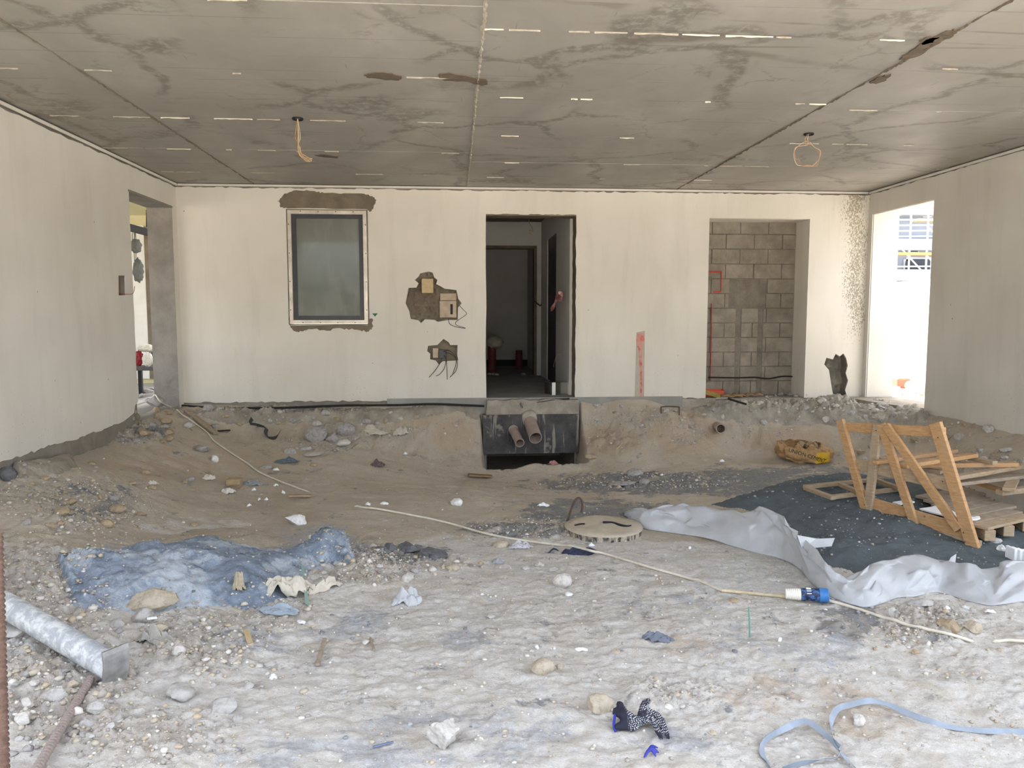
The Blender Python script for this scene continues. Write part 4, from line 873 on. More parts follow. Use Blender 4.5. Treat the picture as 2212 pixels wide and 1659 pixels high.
stone(1079, 1185, 40, 18, 'tan', 'sandy rounded stone beside the crumpled white paper', roundness=.6, sink=.4)
stone(1038, 1222, 12, 10, 'brown', 'tiny brown pebble near the grey paper flake', roundness=.5)
stone(1990, 1312, 56, 20, 'pale', 'pale stone under the edge of the plastic sheet', roundness=.3)
stone(1280, 995, 34, 16, 'brown', 'brown clod at the lip of the pit', sink=.3)
stone(1685, 1387, 12, 12, 'chalk', 'small white chip near the green twig')
stone(2152, 1174, 28, 14, 'pale', 'pale stone under the edge of the board deck', roundness=.3)
for i, (px, py) in enumerate(((1150,1410),(1060,1340),(1540,1590),(1230,1290),(905,1490),(740,1500),(655,1495),(590,1470),(560,1445),(1320,1420),(1330,1415),(1445,1535),(1475,1530),(1500,1505),(1210,1450),(650,1350),(790,1395))):
    stone(px, py, 14+(i*7) % 9, 10+(i*5) % 6, ('white', 'pale', 'tan', 'chalk')[i % 4], 'small pebble lying alone on the open dusty ground', name='pebble', sub=2, group='lone pebbles on the dust')
_r = random.Random(77)
WORD = {'pale': 'pale grey', 'white': 'whitish', 'tan': 'tan', 'grey': 'mid grey', 'brown': 'brown', 'dark': 'dark'}
def scatter(n, reg, kinds, smin, smax, noun, place, group, name):
    for i in range(n):
        s = smin+(smax-smin)*_r.random()**1.6; k = _r.choice(kinds)
        for tr_ in range(60):                 # look for a free spot
            px = _r.uniform(reg[0], reg[2]); py = _r.uniform(reg[1], reg[3]); p_ = hit2(px, py-s*.15); rr_ = s*p_.y/F*.54
            if free(p_.x, p_.y+rr_*.22, rr_*1.06): break
        lab = ('larger ' if s > (smin+smax)/2 else 'smaller ')+WORD[k]+' '+noun+' '+place
        stone(px, py, s, s*_r.uniform(.5, .85), k, lab, name, sub=2, cuts=7, rough=.16, sink=.34, group=WORD[k]+' '+group)
scatter(30, (20, 1340, 260, 1640), ('pale', 'white', 'tan', 'grey'), 13, 34, 'rubble lump', 'in the drift around the steel pipe', 'lumps round the steel pipe', 'rubble_lump')
scatter(26, (300, 1340, 620, 1620), ('pale', 'white', 'tan'), 11, 24, 'stone', 'in the dust below the blue cement heap', 'stones below the cement heap', 'stone')
scatter(20, (690, 1180, 960, 1245), ('pale', 'tan', 'white', 'grey'), 10, 22, 'stone', 'in the bank right of the blue heap', 'stones in the rubble bank', 'stone')
scatter(26, (400, 884, 900, 925), ('grey', 'pale', 'brown'), 10, 26, 'block piece', 'along the foot of the window wall', 'pieces along the window wall', 'block_piece')
scatter(26, (30, 1000, 420, 1150), ('brown', 'grey', 'brown'), 10, 28, 'clod', 'on the slope below the doorway side wall', 'clods below the side wall', 'clod')
scatter(46, (1520, 872, 1960, 918), ('pale', 'grey', 'white'), 8, 24, 'concrete piece', 'on the broken ledge by the recess', 'pieces on the ledge', 'concrete_piece')
scatter(16, (275, 885, 370, 960), ('grey', 'brown'), 12, 34, 'concrete piece', 'at the foot of the side doorway', 'pieces at the side doorway', 'concrete_piece')
scatter(14, (1280, 880, 1540, 930), ('pale', 'brown'), 8, 18, 'fragment', 'on the earth bank right of the pit', 'fragments on the earth bank', 'fragment')
scatter(22, (1850, 920, 2200, 1010), ('brown', 'grey', 'pale'), 10, 30, 'clod', 'on the bank under the wall with the tall opening', 'clods under the yard wall', 'clod')
scatter(14, (1880, 1320, 2200, 1420), ('tan', 'brown', 'pale'), 8, 20, 'pebble', 'in the scooped hollow by the cable', 'pebbles in the hollow', 'pebble')
scatter(12, (1380, 1470, 1500, 1530), ('tan', 'pale'), 8, 20, 'crust crumb', 'behind the dotted glove', 'crumbs behind the glove', 'crumb')
# ================================================================ PIPES, BARS, CABLES
def gp(px, py, lift=0.0):
    p = hit2(px, py); return Vector((p.x, p.y, p.z+lift))
t = thing('drain_pipe', 'thin dusty brown drain pipe stub in the black foundation block', 'pipe', PY(1108, 930, 9.93))
pipe('tube', PY(1109, 928, 9.98), PY(1123, 957, 9.60), .060, .009, MAT['pvc'], t); 
bm = bmesh.new(); bmesh.ops.create_icosphere(bm, subdivisions=2, radius=.09); bmesh.ops.transform(bm, matrix=Matrix.Translation(PY(1109, 928, 9.95)) @ Matrix.Diagonal((1, .35, 1, 1)), verts=bm.verts); bmob('mortar_collar', bm, MAT['rubble'], t, smooth=True)
t = thing('drain_pipe', 'thick dusty brown drain pipe stub with orange stain in the foundation block', 'pipe', PY(1146, 908, 9.93))
pipe('tube', PY(1144, 908, 9.98), PY(1157, 946, 9.55), .083, .010, MAT['pvc'], t)
bm = bmesh.new(); bmesh.ops.create_icosphere(bm, subdivisions=2, radius=.12); bmesh.ops.transform(bm, matrix=Matrix.Translation(PY(1144, 905, 9.95)) @ Matrix.Diagonal((1, .35, 1, 1)), verts=bm.verts); bmob('mortar_collar', bm, MAT['rubble'], t, smooth=True)
o = pipe('drain_pipe', PY(1543, 917, 9.85), PY(1557, 926, 9.36), .060, .009, MAT['pvc']); tag(o, 'single brown drain pipe stub poking from the sand bank under the recess', 'pipe')
def ribbed(name, a, b, r, mat, pitch=.012, rib=.0016, parent=None):
    a = Vector(a); b = Vector(b); L = (b-a).length; n = int(L/pitch*4); pts = [a+(b-a)*(i/n) for i in range(n+1)]
    V, Fc = tube_geo(pts, r, 10, True, lambda q: r+(rib if int(round(q*n)) % 4 < 2 else -rib)); return meshob(name, V, Fc, mat, parent, ang=60)
# rusty stake near the camera, ribbed bar and steel pipe in the rubble
foot_ = PY(8, 1659, 1.55); top_ = PY(-7, 1150, 1.55); dn = (foot_-top_).normalized()
o = ribbed('rebar_stake', foot_+dn*.30, top_, .0105, MAT['rust'], .0115, .0012); tag(o, 'upright rusty ribbed steel stake rising past the steel pipe', 'rebar')
pA = gp(196, 1482, .035); pB = gp(92, 1659, .03)
o = ribbed('rebar_bar', pA, pB+(pB-pA)*.25, .017, MAT['rust_dusty'], .02, .0015); tag(o, 'thick dusty ribbed bar lying under the steel pipe', 'rebar')
pe = gp(250, 1478, .07); ps = PY(-60, 1265, 3.98)
t = thing('steel_pipe', 'dented galvanised steel pipe with a bent end plate lying on rubble', 'pipe', pe)
gs = NT('scratched_galvanised', .6, .4, .12); _v = gs.pos(obj=False); gs.col(gs.mix(gs.step(gs.noise(gs.warp(_v, 12, .1), 18, 8, .75), .42, .62), srgb(160, 165, 170), srgb(208, 209, 208))); gs.bump(gs.noise(_v, 40, 5), .25, .006)
pipe('tube', pe, ps-(pe-ps)*.25, .058, .005, gs.m, t, 28)
for q_, s_ in ((.62, .10), (.9, .12), (1.12, .13)):
    c_ = pe+(ps-pe)*q_; g_ = top_z(c_.x, c_.y); h_ = max(.03, (c_.z-.058-g_)/2+.02); bm = rock_bm(random.Random(int(q_*100)), (s_, s_, h_), 3, 8, .15); o = bmob('rubble_lump', bm, SM['pale'], None, ang=35); o.location = (c_.x, c_.y, c_.z-.052-max(v.co.z for v in o.data.vertices)); tag(o, 'pale concrete lump propping the raised end of the steel pipe', 'rubble', 'lumps propping the steel pipe')
dpe = (pe-ps).normalized(); up_ = Vector((0, 0, 1)); sd_ = dpe.cross(up_).normalized(); uu = sd_.cross(dpe)
V = []; Fc = []; 
for i in range(9):
    a = -1.0+2.0*i/8; bend = .035*(a*a)
    for j in (-1, 1):
        V.append(pe+dpe*(.004-bend*.4)+uu*(.085*a+.012)+sd_*(.06*j)); V.append(V[-1]+dpe*.007)
for i in range(8):
    b_ = i*4; Fc += [(b_, b_+2, b_+6, b_+4), (b_+1, b_+5, b_+7, b_+3), (b_, b_+4, b_+5, b_+1), (b_+2, b_+3, b_+7, b_+6)]
Fc += [(0, 1, 3, 2), (32, 34, 35, 33)]
meshob('end_plate', V, Fc, MAT['steel'], t)
# staple of rebar in the mound, hooked bar by the manhole
s0 = gp(1428, 893, -.05); sY = s0.y
o = tube('rebar_staple', spline([PY(1428, 900, sY), PY(1428, 882, sY), PY(1430, 879, sY), PY(1448, 878, sY), PY(1465, 879, sY), PY(1467, 882, sY), PY(1467, 905, sY)], 5), .008, MAT['rust'], None, 8); tag(o, 'square bent rusty staple sticking out of the sand mound', 'rebar')
hb = gp(1224, 1132); hY = hb.y+.10
o = tube('rebar_hook', spline([PY(1222, 1140, hY), PY(1229, 1115, hY), PY(1238, 1090, hY), PY(1244, 1079, hY), PY(1251, 1076, hY), PY(1257, 1083, hY), PY(1258, 1095, hY), PY(1256, 1107, hY)], 6), .010, MAT['rust'], None, 10); tag(o, 'rusty hooked bar standing behind the manhole cover', 'rebar')
# black conduit along the foot of the window wall
o = tube('conduit', spline([PY(x, y, 10.02) for x, y in ((392, 876), (470, 881), (600, 881), (740, 876), (860, 875), (940, 873), (1046, 877))], 8), .014, MAT['black_rubber'], None, 8); tag(o, 'long thin black conduit along the foot of the window wall', 'conduit')
o = tube('conduit', [PY(1160, 869, 9.99), PY(1195, 864, 9.99), PY(1230, 861, 10.0)], .012, MAT['black_rubber'], None, 8); tag(o, 'short black conduit lying on the doorway sill', 'conduit')
o = pipe('conduit', PY(1121, 862, 10.05), PY(1128, 880, 9.93), .014, .004, simple('grey_conduit', srgb(130, 126, 118), .5)); tag(o, 'grey open ended conduit pointing down from the doorway sill', 'conduit')
o = tube('conduit', spline([PY(1530, 815, AY-.03), PY(1590, 816, AY-.03), PY(1630, 815, AY-.03), PY(1660, 818, AY-.03), PY(1690, 813, AY-.03), PY(1722, 814, AY-.03)], 6), .010, MAT['black_rubber'], None, 8); tag(o, 'black conduit run across the block wall of the recess', 'conduit')
# long white extension cable with coupler
t = thing('extension_cable', 'long white extension cable with blue and white coupler crossing the ground', 'cable', gp(1740, 1300))
def cab(pxs, r, lift=.012, parent=t, name='cable', mat=MAT['cable_white'], ends=(0, 0), up=()):
    P_ = []
    for i, (x, y) in enumerate(pxs):
        l = lift+(.03 if x in up else 0)
        if i == 0 and ends[0]: l = -.02
        if i == len(pxs)-1 and ends[1]: l = -.02
        P_.append(gp(x, y, l))
    S = spline(P_, 8)
    for p in S[4:-4]: p.z = max(p.z, top_z(p.x, p.y)+r*.6)
    return tube(name, S, r, mat, parent, 8)
Lp = [PX(262, 846, XL-.9), Vector((XL-.35, 9.35, -.04)), Vector((XL-.12, 9.30, -.02))]
cab([(372,884),(395,899),(440,930),(463,955),(501,982),(534,1003),(560,1022),(600,1040),(640,1055),(680,1064)], .0095, ends=(0, 1))
tube('cable', spline([Vector((XL-1.1, 9.25, -.048)), Vector((XL-.55, 9.35, -.045)), Vector((XL-.22, 9.52, .05)), PY(335, 853, 9.58), PY(346, 867, 9.45), gp(372, 884, .012)], 8), .0095, MAT['cable_white'], t, 8)
cab([(745,1090),(800,1100),(860,1110),(960,1130),(1060,1158),(1150,1173),(1206,1180),(1232,1191),(1256,1196),(1280,1202),(1310,1200),(1400,1227),(1490,1253),(1560,1279)], .010, ends=(1, 0), up=(1232, 1256, 1280))
cab([(1558,1279),(1600,1283),(1650,1288),(1697,1293)], .011, name='taped_joint', mat=simple('dirty_tape', srgb(206, 190, 158), .6, .3, 30))
cab([(1785,1299),(1850,1318),(1950,1350),(2050,1374),(2112,1383)], .0095, ends=(0, 1)); cab([(2130,1384),(2170,1387),(2212,1389),(2300,1392)], .0095, ends=(1, 0))
c0 = gp(1695, 1298, .05); c1 = gp(1790, 1303, .05); cd_ = c1-c0
def rev(name, prof, mat, parent, a=c0, d=cd_, seg=24):
    pts = [a+d*x for x, r in prof]; V, Fc = tube_geo(pts, .1, seg, True); dn_ = d.normalized(); n = dn_.cross(Vector((0, 0, 1))).normalized(); b_ = dn_.cross(n); V = []
    for x, r in prof:
        p = a+d*x
        for k in range(seg): q = 2*math.pi*k/seg; V.append(p+(n*math.cos(q)+b_*math.sin(q))*r)
    return meshob(name, V, Fc, mat, parent, ang=35)
prof = [(0, .020), (.01, .030)]
for i in range(7): prof += [(.03+i*.045, .033+.0008*i), (.045+i*.045, .030+.0008*i)]
cw_ = simple('white_ribbed_plastic', srgb(232, 228, 216), .4, .06, 10, 0)
cp = thing('x', 'x', 'x'); bpy.data.objects.remove(cp)
cg = rev('coupler_grip', prof+[(.36, .037), (.37, .030)], cw_, t)
bl = NT('scuffed_blue_plastic', .45, .4); _v = bl.pos(); bl.col(bl.mix(bl.step(bl.noise(_v, 40, 6, .7), .46, .56), srgb(28, 38, 66), srgb(70, 104, 150)))
cbody = rev('coupler_body', [(.36, .030), (.365, .040), (.46, .040), (.47, .037), (.60, .037), (.61, .040), (.78, .040), (.785, .034)], bl.m, t)
MAT['blue_pl'] = simple('blue_plastic', srgb(62, 118, 178), .4, .15, 20, 0)
rev('coupler_ring', [(.775, .034), (.78, .045), (.97, .043), (.99, .038), (1.0, .014)], MAT['blue_pl'], t)
for i in range(5):
    q = .5+.45*i; n_ = cd_.normalized().cross(Vector((0, 0, 1))).normalized(); b2 = cd_.normalized().cross(n_)
    beam('coupler_rib', c0+cd_*.48+(n_*math.cos(q)+b2*math.sin(q)*-1)*.039, c0+cd_*.60+(n_*math.cos(q)+b2*math.sin(q)*-1)*.039, .006, .006, cw_, cbody)
# blue grey strapping ribbon in loops
def ribbon(name, pxs, wd, mat, lifts, twist=.5, n=10, parent=None):
    P_ = [gp(x, y, l) for (x, y), l in zip(pxs, lifts)]; S = spline(P_, n); V = []; Fc = []
    for i, p in enumerate(S):
        p.z = max(p.z, top_z(p.x, p.y)+.006); d = (S[min(i+1, len(S)-1)]-S[max(i-1, 0)]).normalized(); s_ = d.cross(Vector((0, 0, 1))).normalized(); a = twist*math.sin(i*.21)+.9
        wv = (s_*math.cos(a)+Vector((0, 0, 1))*math.sin(a))*wd/2; nn = d.cross(wv).normalized()*.0008
        V += [p-wv-nn, p+wv-nn, p+wv+nn, p-wv+nn]
    for i in range(len(S)-1):
        for k in range(4): Fc.append((i*4+k, i*4+(k+1) % 4, i*4+4+(k+1) % 4, i*4+4+k))
    Fc += [(3, 2, 1, 0), tuple(len(V)-4+k for k in range(4))]
    return meshob(name, V, Fc, mat, parent, ang=50)
stp = simple('blue_grey_strap', srgb(150, 160, 172), .45, .25, 12, .1)
t = thing('plastic_strap', 'blue grey plastic strapping ribbon lying in loops on pale dust', 'strap', gp(1815, 1640))
ribbon('strap_loop', [(2290,1592),(2212,1588),(2100,1582),(2030,1568),(1960,1548),(1920,1536),(1880,1528),(1840,1533),(1808,1550),(1794,1580),(1800,1612),(1818,1640),(1850,1668)], .026, stp, [.01,.01,.01,.01,.02,.03,.03,.03,.04,.04,.03,.02,.01], parent=t)
ribbon('strap_loop', [(1812,1630),(1780,1598),(1740,1578),(1700,1584),(1655,1608),(1646,1630),(1660,1655),(1675,1690)], .026, stp, [.03,.03,.04,.03,.02,.01,.01,.01], parent=t)
ribbon('strap_loop', [(1690,1664),(1740,1656),(1780,1652),(1806,1645),(1818,1628)], .026, stp, [.01,.015,.02,.02,.03], parent=t)
# manhole cover
mp = gp(1305, 1148); mr = .335
t = thing('manhole_cover', 'round sand covered manhole cover with black rim in the ground', 'manhole cover', mp)
mz = mp.z+.035
N = 72; V = []; Fc = []
rings = [(mr, -.10), (mr, .0), (mr*.985, .012), (mr*.8, .018), (mr*.4, .02)]
for r_, z_ in rings:
    for k in range(N):
        a = 2*math.pi*k/N; q = r_*(1+.008*math.sin(5*a)); V.append((mp.x+q*math.cos(a), mp.y+.02+q*math.sin(a), mz+z_+(.008*math.sin(3*a+r_*9) if z_ > .013 else 0)))
for j in range(len(rings)-1):
    for k in range(N): Fc.append((j*N+k, j*N+(k+1) % N, (j+1)*N+(k+1) % N, (j+1)*N+k))
V.append((mp.x, mp.y+.02, mz+.022)); c_ = len(V)-1
for k in range(N): Fc.append(((len(rings)-1)*N+k, (len(rings)-1)*N+(k+1) % N, c_))
rm = NT('black_rim_with_dust', .6, .3); _v = rm.pos(); rm.col(rm.mix(rm.step(rm.noise(rm.pos(scale=(5, 5, 1.6)), 5, 8, .7), .40, .60), srgb(40, 42, 46), srgb(176, 164, 146)))
meshob('rim', V[:2*N], [f for f in Fc if max(f) < 2*N], rm.m, t, ang=30)
meshob('dust_top', V, [f for f in Fc if max(f) >= 2*N], simple('dusty_lid', srgb(190, 178, 158), .95, .15, 14, .6, .01), t, smooth=True)
S = spline([(mp.x+.0, mp.y+.06, mz+.024), (mp.x+.08, mp.y+.04, mz+.023), (mp.x+.14, mp.y-.04, mz+.022), (mp.x+.19, mp.y-.07, mz+.02), (mp.x+.22, mp.y-.05, mz+.018)], 6)
lid = [c for c in t.children if c.name.startswith('dust_top')][0]
tube('lifting_slot', S, .014, MAT['black_rubber'], lid, 6)
tube('lifting_slot', spline([(mp.x-.25, mp.y+.02, mz+.016), (mp.x-.20, mp.y+.05, mz+.018), (mp.x-.16, mp.y+.05, mz+.019)], 4), .008, MAT['black_rubber'], lid, 6)
# wires hanging from the ceiling
def hang(px, py, pts_px, label, mats, jit=.012, ring=None):
    c = PZ(px, py, ZC); Yw = c.y; t = thing('hanging_wires', label, 'wires', c)
    pipe('outlet_box', (c.x, c.y, ZC+.026), (c.x, c.y, ZC-.012), .045, .005, MAT['black_rubber'], t, 18)
    r_ = random.Random(px)
    for i, m in enumerate(mats):
        S = [c+Vector((0, 0, .01))]+[PY(x+r_.uniform(-6, 6), y+r_.uniform(-6, 6), Yw+r_.uniform(-.03, .03)) for x, y in pts_px]; tube('wire', spline(S, 8), .0026, m, t, 6)
    return t
pink = simple('pinkish_wire', srgb(190, 140, 112), .5, .1, 5, 0)
hang(643, 256, [(643, 290), (644, 312), (648, 332), (662, 343), (668, 348), (655, 338), (643, 322)], 'bundle of pale wires dangling from the ceiling towards the window', [MAT['wire'], MAT['wire'], pink, MAT['wire']])
cc = [(1745+26*math.cos(a), 336+25*math.sin(a)) for a in [math.pi*(-.45+.18*i) for i in range(12)]]
hang(1747, 289, [(1745, 305)]+cc, 'wire ring dangling from the ceiling over the recess side', [MAT['wire'], pink])
# wires in the wall cavities
t = thing('wall_wires', 'black wire tails hanging from the small socket cavity', 'wires', PY(957, 765, D))
for pts_ in ([(955,763),(962,760),(965,790),(966,820)], [(955,763),(963,775),(960,795),(950,808),(942,812)], [(957,765),(950,785),(940,800),(927,815)], [(956,760),(975,765),(987,780),(985,800),(972,815)], [(956,758),(970,757),(983,770),(985,785),(978,808)]):
    S = [PY(x, y, D-.01-.02*i) for i, (x, y) in enumerate(pts_)]; S[0] = PY(*pts_[0], D+.03); tube('wire', spline(S, 8), .0045, MAT['wire_dark'], t, 6)
o = tube('wall_wires', spline([PY(x, y, D-.01) for x, y in ((968, 688), (972, 700), (985, 706), (1006, 709))]+[PY(x, y, D-.012) for x, y in ((988, 703), (984, 697), (995, 688), (1008, 678), (1000, 668), (993, 660))], 6), .003, MAT['wire_dark'], None, 5); tag(o, 'single thin wire looping off the large broken cavity', 'wires')
# ================================================================ TIMBER
def wood_mat(name, c1, c2, stain):
    m = NT(name, .7, .25); v = m.pos(obj=False); w_ = m.warp(v, 3, .1); g = m.noise(m.pos(scale=(5, 5, 22)), 3, 6, .6, .6)
    c = m.ramp(g, [(.3, c2), (.7, c1)]); k = m.step(m.voro(v, 4.5), .06, .03); c = m.mix(m.math('MULTIPLY', k, .75), c, srgb(96, 62, 36))
    d = m.step(m.noise(v, 4, 6, .6), .5, .72); c = m.mix(m.math('MULTIPLY', d, stain), c, srgb(160, 146, 124)); m.col(c); m.bump(g, .2, .004); return m.m
MAT['wood'] = wood_mat('orange_pine', srgb(188, 152, 110), srgb(160, 122, 84), .35)
MAT['wood_old'] = wood_mat('dusty_pine', srgb(176, 156, 130), srgb(146, 126, 100), .7)
MAT['wood_grey'] = wood_mat('grey_board', srgb(166, 152, 134), srgb(136, 122, 106), .7)
BL, BR = hit2(1868, 1098), hit2(2102, 1180); TR_ = PY(2032, 924, BR.y+.32)
pn = (BR-BL).cross(TR_-BL).normalized()
if pn.y > 0: pn = -pn
def onpl(px, py, off=0.0): r = ray(px, py); return CAM+r*((BL-CAM).dot(pn)/r.dot(pn))+pn*off
t = thing('crate_frame', 'upright orange pine crate frame with diagonal braces standing in dark sand', 'crate frame', BL)
def bd(name, a, b, wd=.085, th=.034, off=0.0, mat='wood', ext=0.0):
    A, B = onpl(*a, off), onpl(*b, off); d = (B-A).normalized(); return beam(name, A-d*ext, B+d*ext, wd, th, MAT[mat], t, pn, .003)
bd('top_rail', (1815, 922), (2030, 934), .085, .036, -.036, ext=.02)
bd('middle_rail', (1848, 1003), (2055, 1050), .10, .034, -.036, 'wood_old')
bd('bottom_rail', (1880, 1090), (2080, 1150), .11, .034, -.036, ext=.02)
bd('lower_board', (1985, 1142), (2106, 1180), .09, .03, -.04, 'wood_old', .02)
posts = [bd('post', (1817, 914), (1869, 1100), .07, .04, ext=.03), bd('post', (1896, 921), (1876, 1098), .075, .034, ext=.02, mat='wood_old'), bd('post', (2024, 924), (2101, 1178), .095, .04, ext=.04)]
bd('brace', (1905, 921), (1981, 1148), .07, .036, ext=.02); bd('brace', (1917, 921), (2072, 1142), .07, .036, .012, ext=.01)
for (a, b) in ((1896, 930), (2030, 945), (1871, 1090), (2085, 1150), (2088, 1170), (1905, 990), (2040, 1040)):
    p = onpl(a, b, .024); bm = bmesh.new(); bmesh.ops.create_icosphere(bm, subdivisions=1, radius=.006); bmesh.ops.transform(bm, matrix=Matrix.Translation(p), verts=bm.verts); bmob('nail', bm, MAT['rust'], posts[0] if a < 1880 else posts[1] if a < 1920 else posts[2])
# board deck lying right of the frame
dz = top_z(*hit2(2120, 1150)[:2])+.13
A_, B_, C_ = PZ(2100, 1152, dz), PZ(1967, 1074, dz), PZ(2069, 1055, dz); run = (C_-B_); side = (A_-B_)
t = thing('board_deck', 'grey wooden pallet deck of wide worn boards beside the upright crate frame', 'pallet', A_-Vector((0, 0, .13)))
NB = 7; rw = random.Random(3)
for i in range(NB):
    q0 = (i+.04)/NB; q1 = (i+.96)/NB; m0 = B_+side*((q0+q1)/2); ext = rw.uniform(-.05, .06)
    beam('board', m0+run.normalized()*(.11+.06*(i == NB-1)), m0+run*(1.0+ext)*1.18, side.length/NB*.94*abs(side.normalized().cross(run.normalized()).length), .022, MAT['wood_grey'] if i < NB-1 else MAT['wood_old'], t, (rw.uniform(-.03, .03), rw.uniform(-.03, .03), 1), .003)
for q in (.34, .70, 1.08):
    beam('bearer', B_+run*q-Vector((0, 0, .055)), A_+run*q-Vector((0, 0, .055)), .08, .085, MAT['wood_old'], t)
# foam sheets on the deck
foam = simple('white_foam', srgb(236, 238, 238), .85, .04, 30, .3, .004)
def flat(name, pxs, z_, th, mat, label, cat, jt=4, amp=.008):
    P_ = [(PZ(x, y, z_).x, PZ(x, y, z_).y) for x, y in pxs]; out = []
    for i in range(len(P_)): out += jag(P_[i], P_[(i+1) % len(P_)], jt, amp, rw)
    o = panel(name, lambda a, b, d: (a, b, z_+th-d), out, [], th, mat); return tag(o, label, cat)
flat('foam_sheet', [(1986,1101),(2030,1094),(2080,1118),(2070,1124),(2040,1116)], dz+.011, .012, foam, 'larger white foam sheet lying on the board deck behind the brace', 'foam')
flat('foam_sheet', [(2090,1120),(2115,1117),(2116,1122),(2094,1126)], dz+.011, .010, foam, 'white foam scrap on the board deck beside the last post', 'foam')
flat('foam_sheet', [(1928,1087),(1965,1080),(1976,1086),(1945,1091)], dz+.011, .010, foam, 'small white foam scrap at the narrow end of the board deck', 'foam')
def foam_lump(px, py, w_, h_, label):
    p = gp(px, py); k = p.y/F; t = thing('foam_block', label, 'foam', p); n = max(3, int(w_/9))
    for i in range(n):
        a = i/n; q = p+Vector((w_*k*(a-.5)*.8, -.12*a, 0)); add = bmesh.new(); add_box(add, q+Vector((-.012, -.05, -.01)), q+Vector((.012, .05, h_*k*(1-.3*a)))); bmesh.ops.bevel(add, geom=add.edges[:], offset=.004, segments=1, affect='EDGES'); bmob('rib', add, foam, t)
foam_lump(2205, 1205, 60, 26, 'ribbed white foam block lying below the board deck'); 
stone(2164, 1195, 18, 22, 'chalk', 'crumbly white foam lump beside the ribbed foam block', 'foam_lump', rough=.3, cat='foam')
# ladder-like frame lying on the sand, and loose boards behind
def lying(name, segs, zl, mat, label, cat, wd=.05, th=.035, group=None, parts=None):
    t = thing(name, label, cat, PZ(*segs[0][0], zl), group)
    for i, (a, b) in enumerate(segs): beam((parts or ['slat']*9)[i], PZ(*a, zl+.03*(i > 1)), PZ(*b, zl+.03*(i > 1)), wd, th, MAT[mat], t)
    return t
zl = top_z(*hit2(1830, 1058)[:2])+.03
lying('ladder_frame', [((1738,1052),(1905,1035)), ((1796,1074),(1945,1056)), ((1740,1054),(1800,1076)), ((1815,1046),(1856,1064)), ((1890,1036),(1945,1056))], zl, 'wood_old', 'low open timber frame lying flat on dark sand beside the crate frame', 'timber frame', .05, .035, None, ['rail', 'rail', 'end_piece', 'cross_piece', 'cross_piece'])
from mathutils.bvhtree import BVHTree
def bvh_of(o): return BVHTree.FromPolygons([v.co for v in o.data.vertices], [p.vertices for p in o.data.polygons])
SETTLED = [bvh_of(c) for c in bpy.data.objects if c.parent and c.type == 'MESH' and c.parent.name.startswith(('crate_frame', 'board_deck'))]
def board(a, b, zl, wd, th, mat, label):
    for _ in range(60):                        # lift the board along its sight line until it lies on the ones below
        o = beam('timber_board', PZ(*a, zl), PZ(*b, zl), wd, th, MAT[mat]); t_ = bvh_of(o)
        if not any(t_.overlap(s_) for s_ in SETTLED): break
        me_ = o.data; bpy.data.objects.remove(o); bpy.data.meshes.remove(me_); zl += .004
    else: o = beam('timber_board', PZ(*a, zl), PZ(*b, zl), wd, th, MAT[mat]); t_ = bvh_of(o)
    SETTLED.append(t_); return tag(o, label, 'board', 'loose boards of the broken crate')
zb = top_z(*hit2(2050, 1020)[:2])
ZS = lambda k: zb+.14+.045*k
ZL = lambda k: zb+.04+.045*k
board((2112,1043),(2172,1062), ZL(0), .05, .035, 'wood', 'thin board running under the grey splashed plank')
board((2158,1064),(2260,1052), ZL(0), .07, .045, 'wood_old', 'stubby pale board end right of the board deck')
board((2205,1006),(2178,1058), ZL(.6), .09, .03, 'wood_old', 'broad pale board crossing behind the grey splashed plank')
board((2020,1049),(2260,1022), ZL(1.0), .10, .03, 'wood_grey', 'wide grey cement splashed plank in front of the loose board pile')
board((1985,1012),(2035,1020), ZS(1.0), .06, .03, 'wood_old', 'board end peeping past the crate frame at the pile')
board((2062,1032),(2205,1007), ZS(1.2), .07, .035, 'wood_old', 'pale slanting board under the long knotty beam')
board((1880,1006),(1975,1000), ZS(1.4), .05, .03, 'wood_old', 'narrow lath low in the pile behind the crate frame')
board((1985,1005),(2196,1003), ZS(1.8), .07, .04, 'wood', 'long knotty orange beam level across the loose board pile')
board((2090,988),(2150,1000), ZS(2.2), .06, .035, 'wood_old', 'short stub board behind the long knotty beam')
board((1950,1006),(2104,983), ZS(2.4), .08, .035, 'wood', 'orange board with square cut end in the loose board pile')
board((1890,992),(2001,979), ZS(3), .06, .03, 'wood_old', 'short pale board highest on the loose board pile')
board((1890,999),(2064,974), ZS(3.4), .05, .03, 'wood', 'thin orange lath slanting over the loose board pile')
# plank and laths elsewhere
def plank(a, b, wd, th, mat, label, name='plank', la=.03, lb=.02): o = beam(name, gp(*a, la), gp(*b, lb), wd, th, mat); return tag(o, label, 'plank')
plank((402,891),(467,941), .075, .028, MAT['wood_grey'], 'grey weathered plank lying down the slope below the side doorway')
plank((318,888),(304,925), .04, .02, MAT['wood_grey'], 'short grey stick leaning by the broken wall corner', 'stick', .08, .0)
plank((1012,1031),(1062,1032), .10, .02, simple('brown_board', srgb(140, 112, 84), .8), 'small brown board scrap on the basin sand')
plank((624,1077),(672,1075), .05, .02, MAT['wood_old'], 'small split wood scrap by the buried end of the cable')
plank((702,1388),(686,1442), .022, .012, MAT['wood_grey'], 'grey wood splinter pointing over the dust', 'splinter', .02, .01)
plank((800,1382),(808,1408), .012, .010, MAT['wood_grey'], 'short brown splinter right of the long grey one', 'splinter', .01, .01)
plank((805,1617),(850,1608), .014, .006, simple('blue_grey_plastic', srgb(112, 122, 148), .5), 'blue grey plastic sliver on the dust near the big white rock', 'plastic_sliver', .006, .012)
plank((470,932),(497,931), .03, .015, MAT['black_rubber'], 'thin black strip on the sand under the plank', 'rubber_strip', .01, .01)
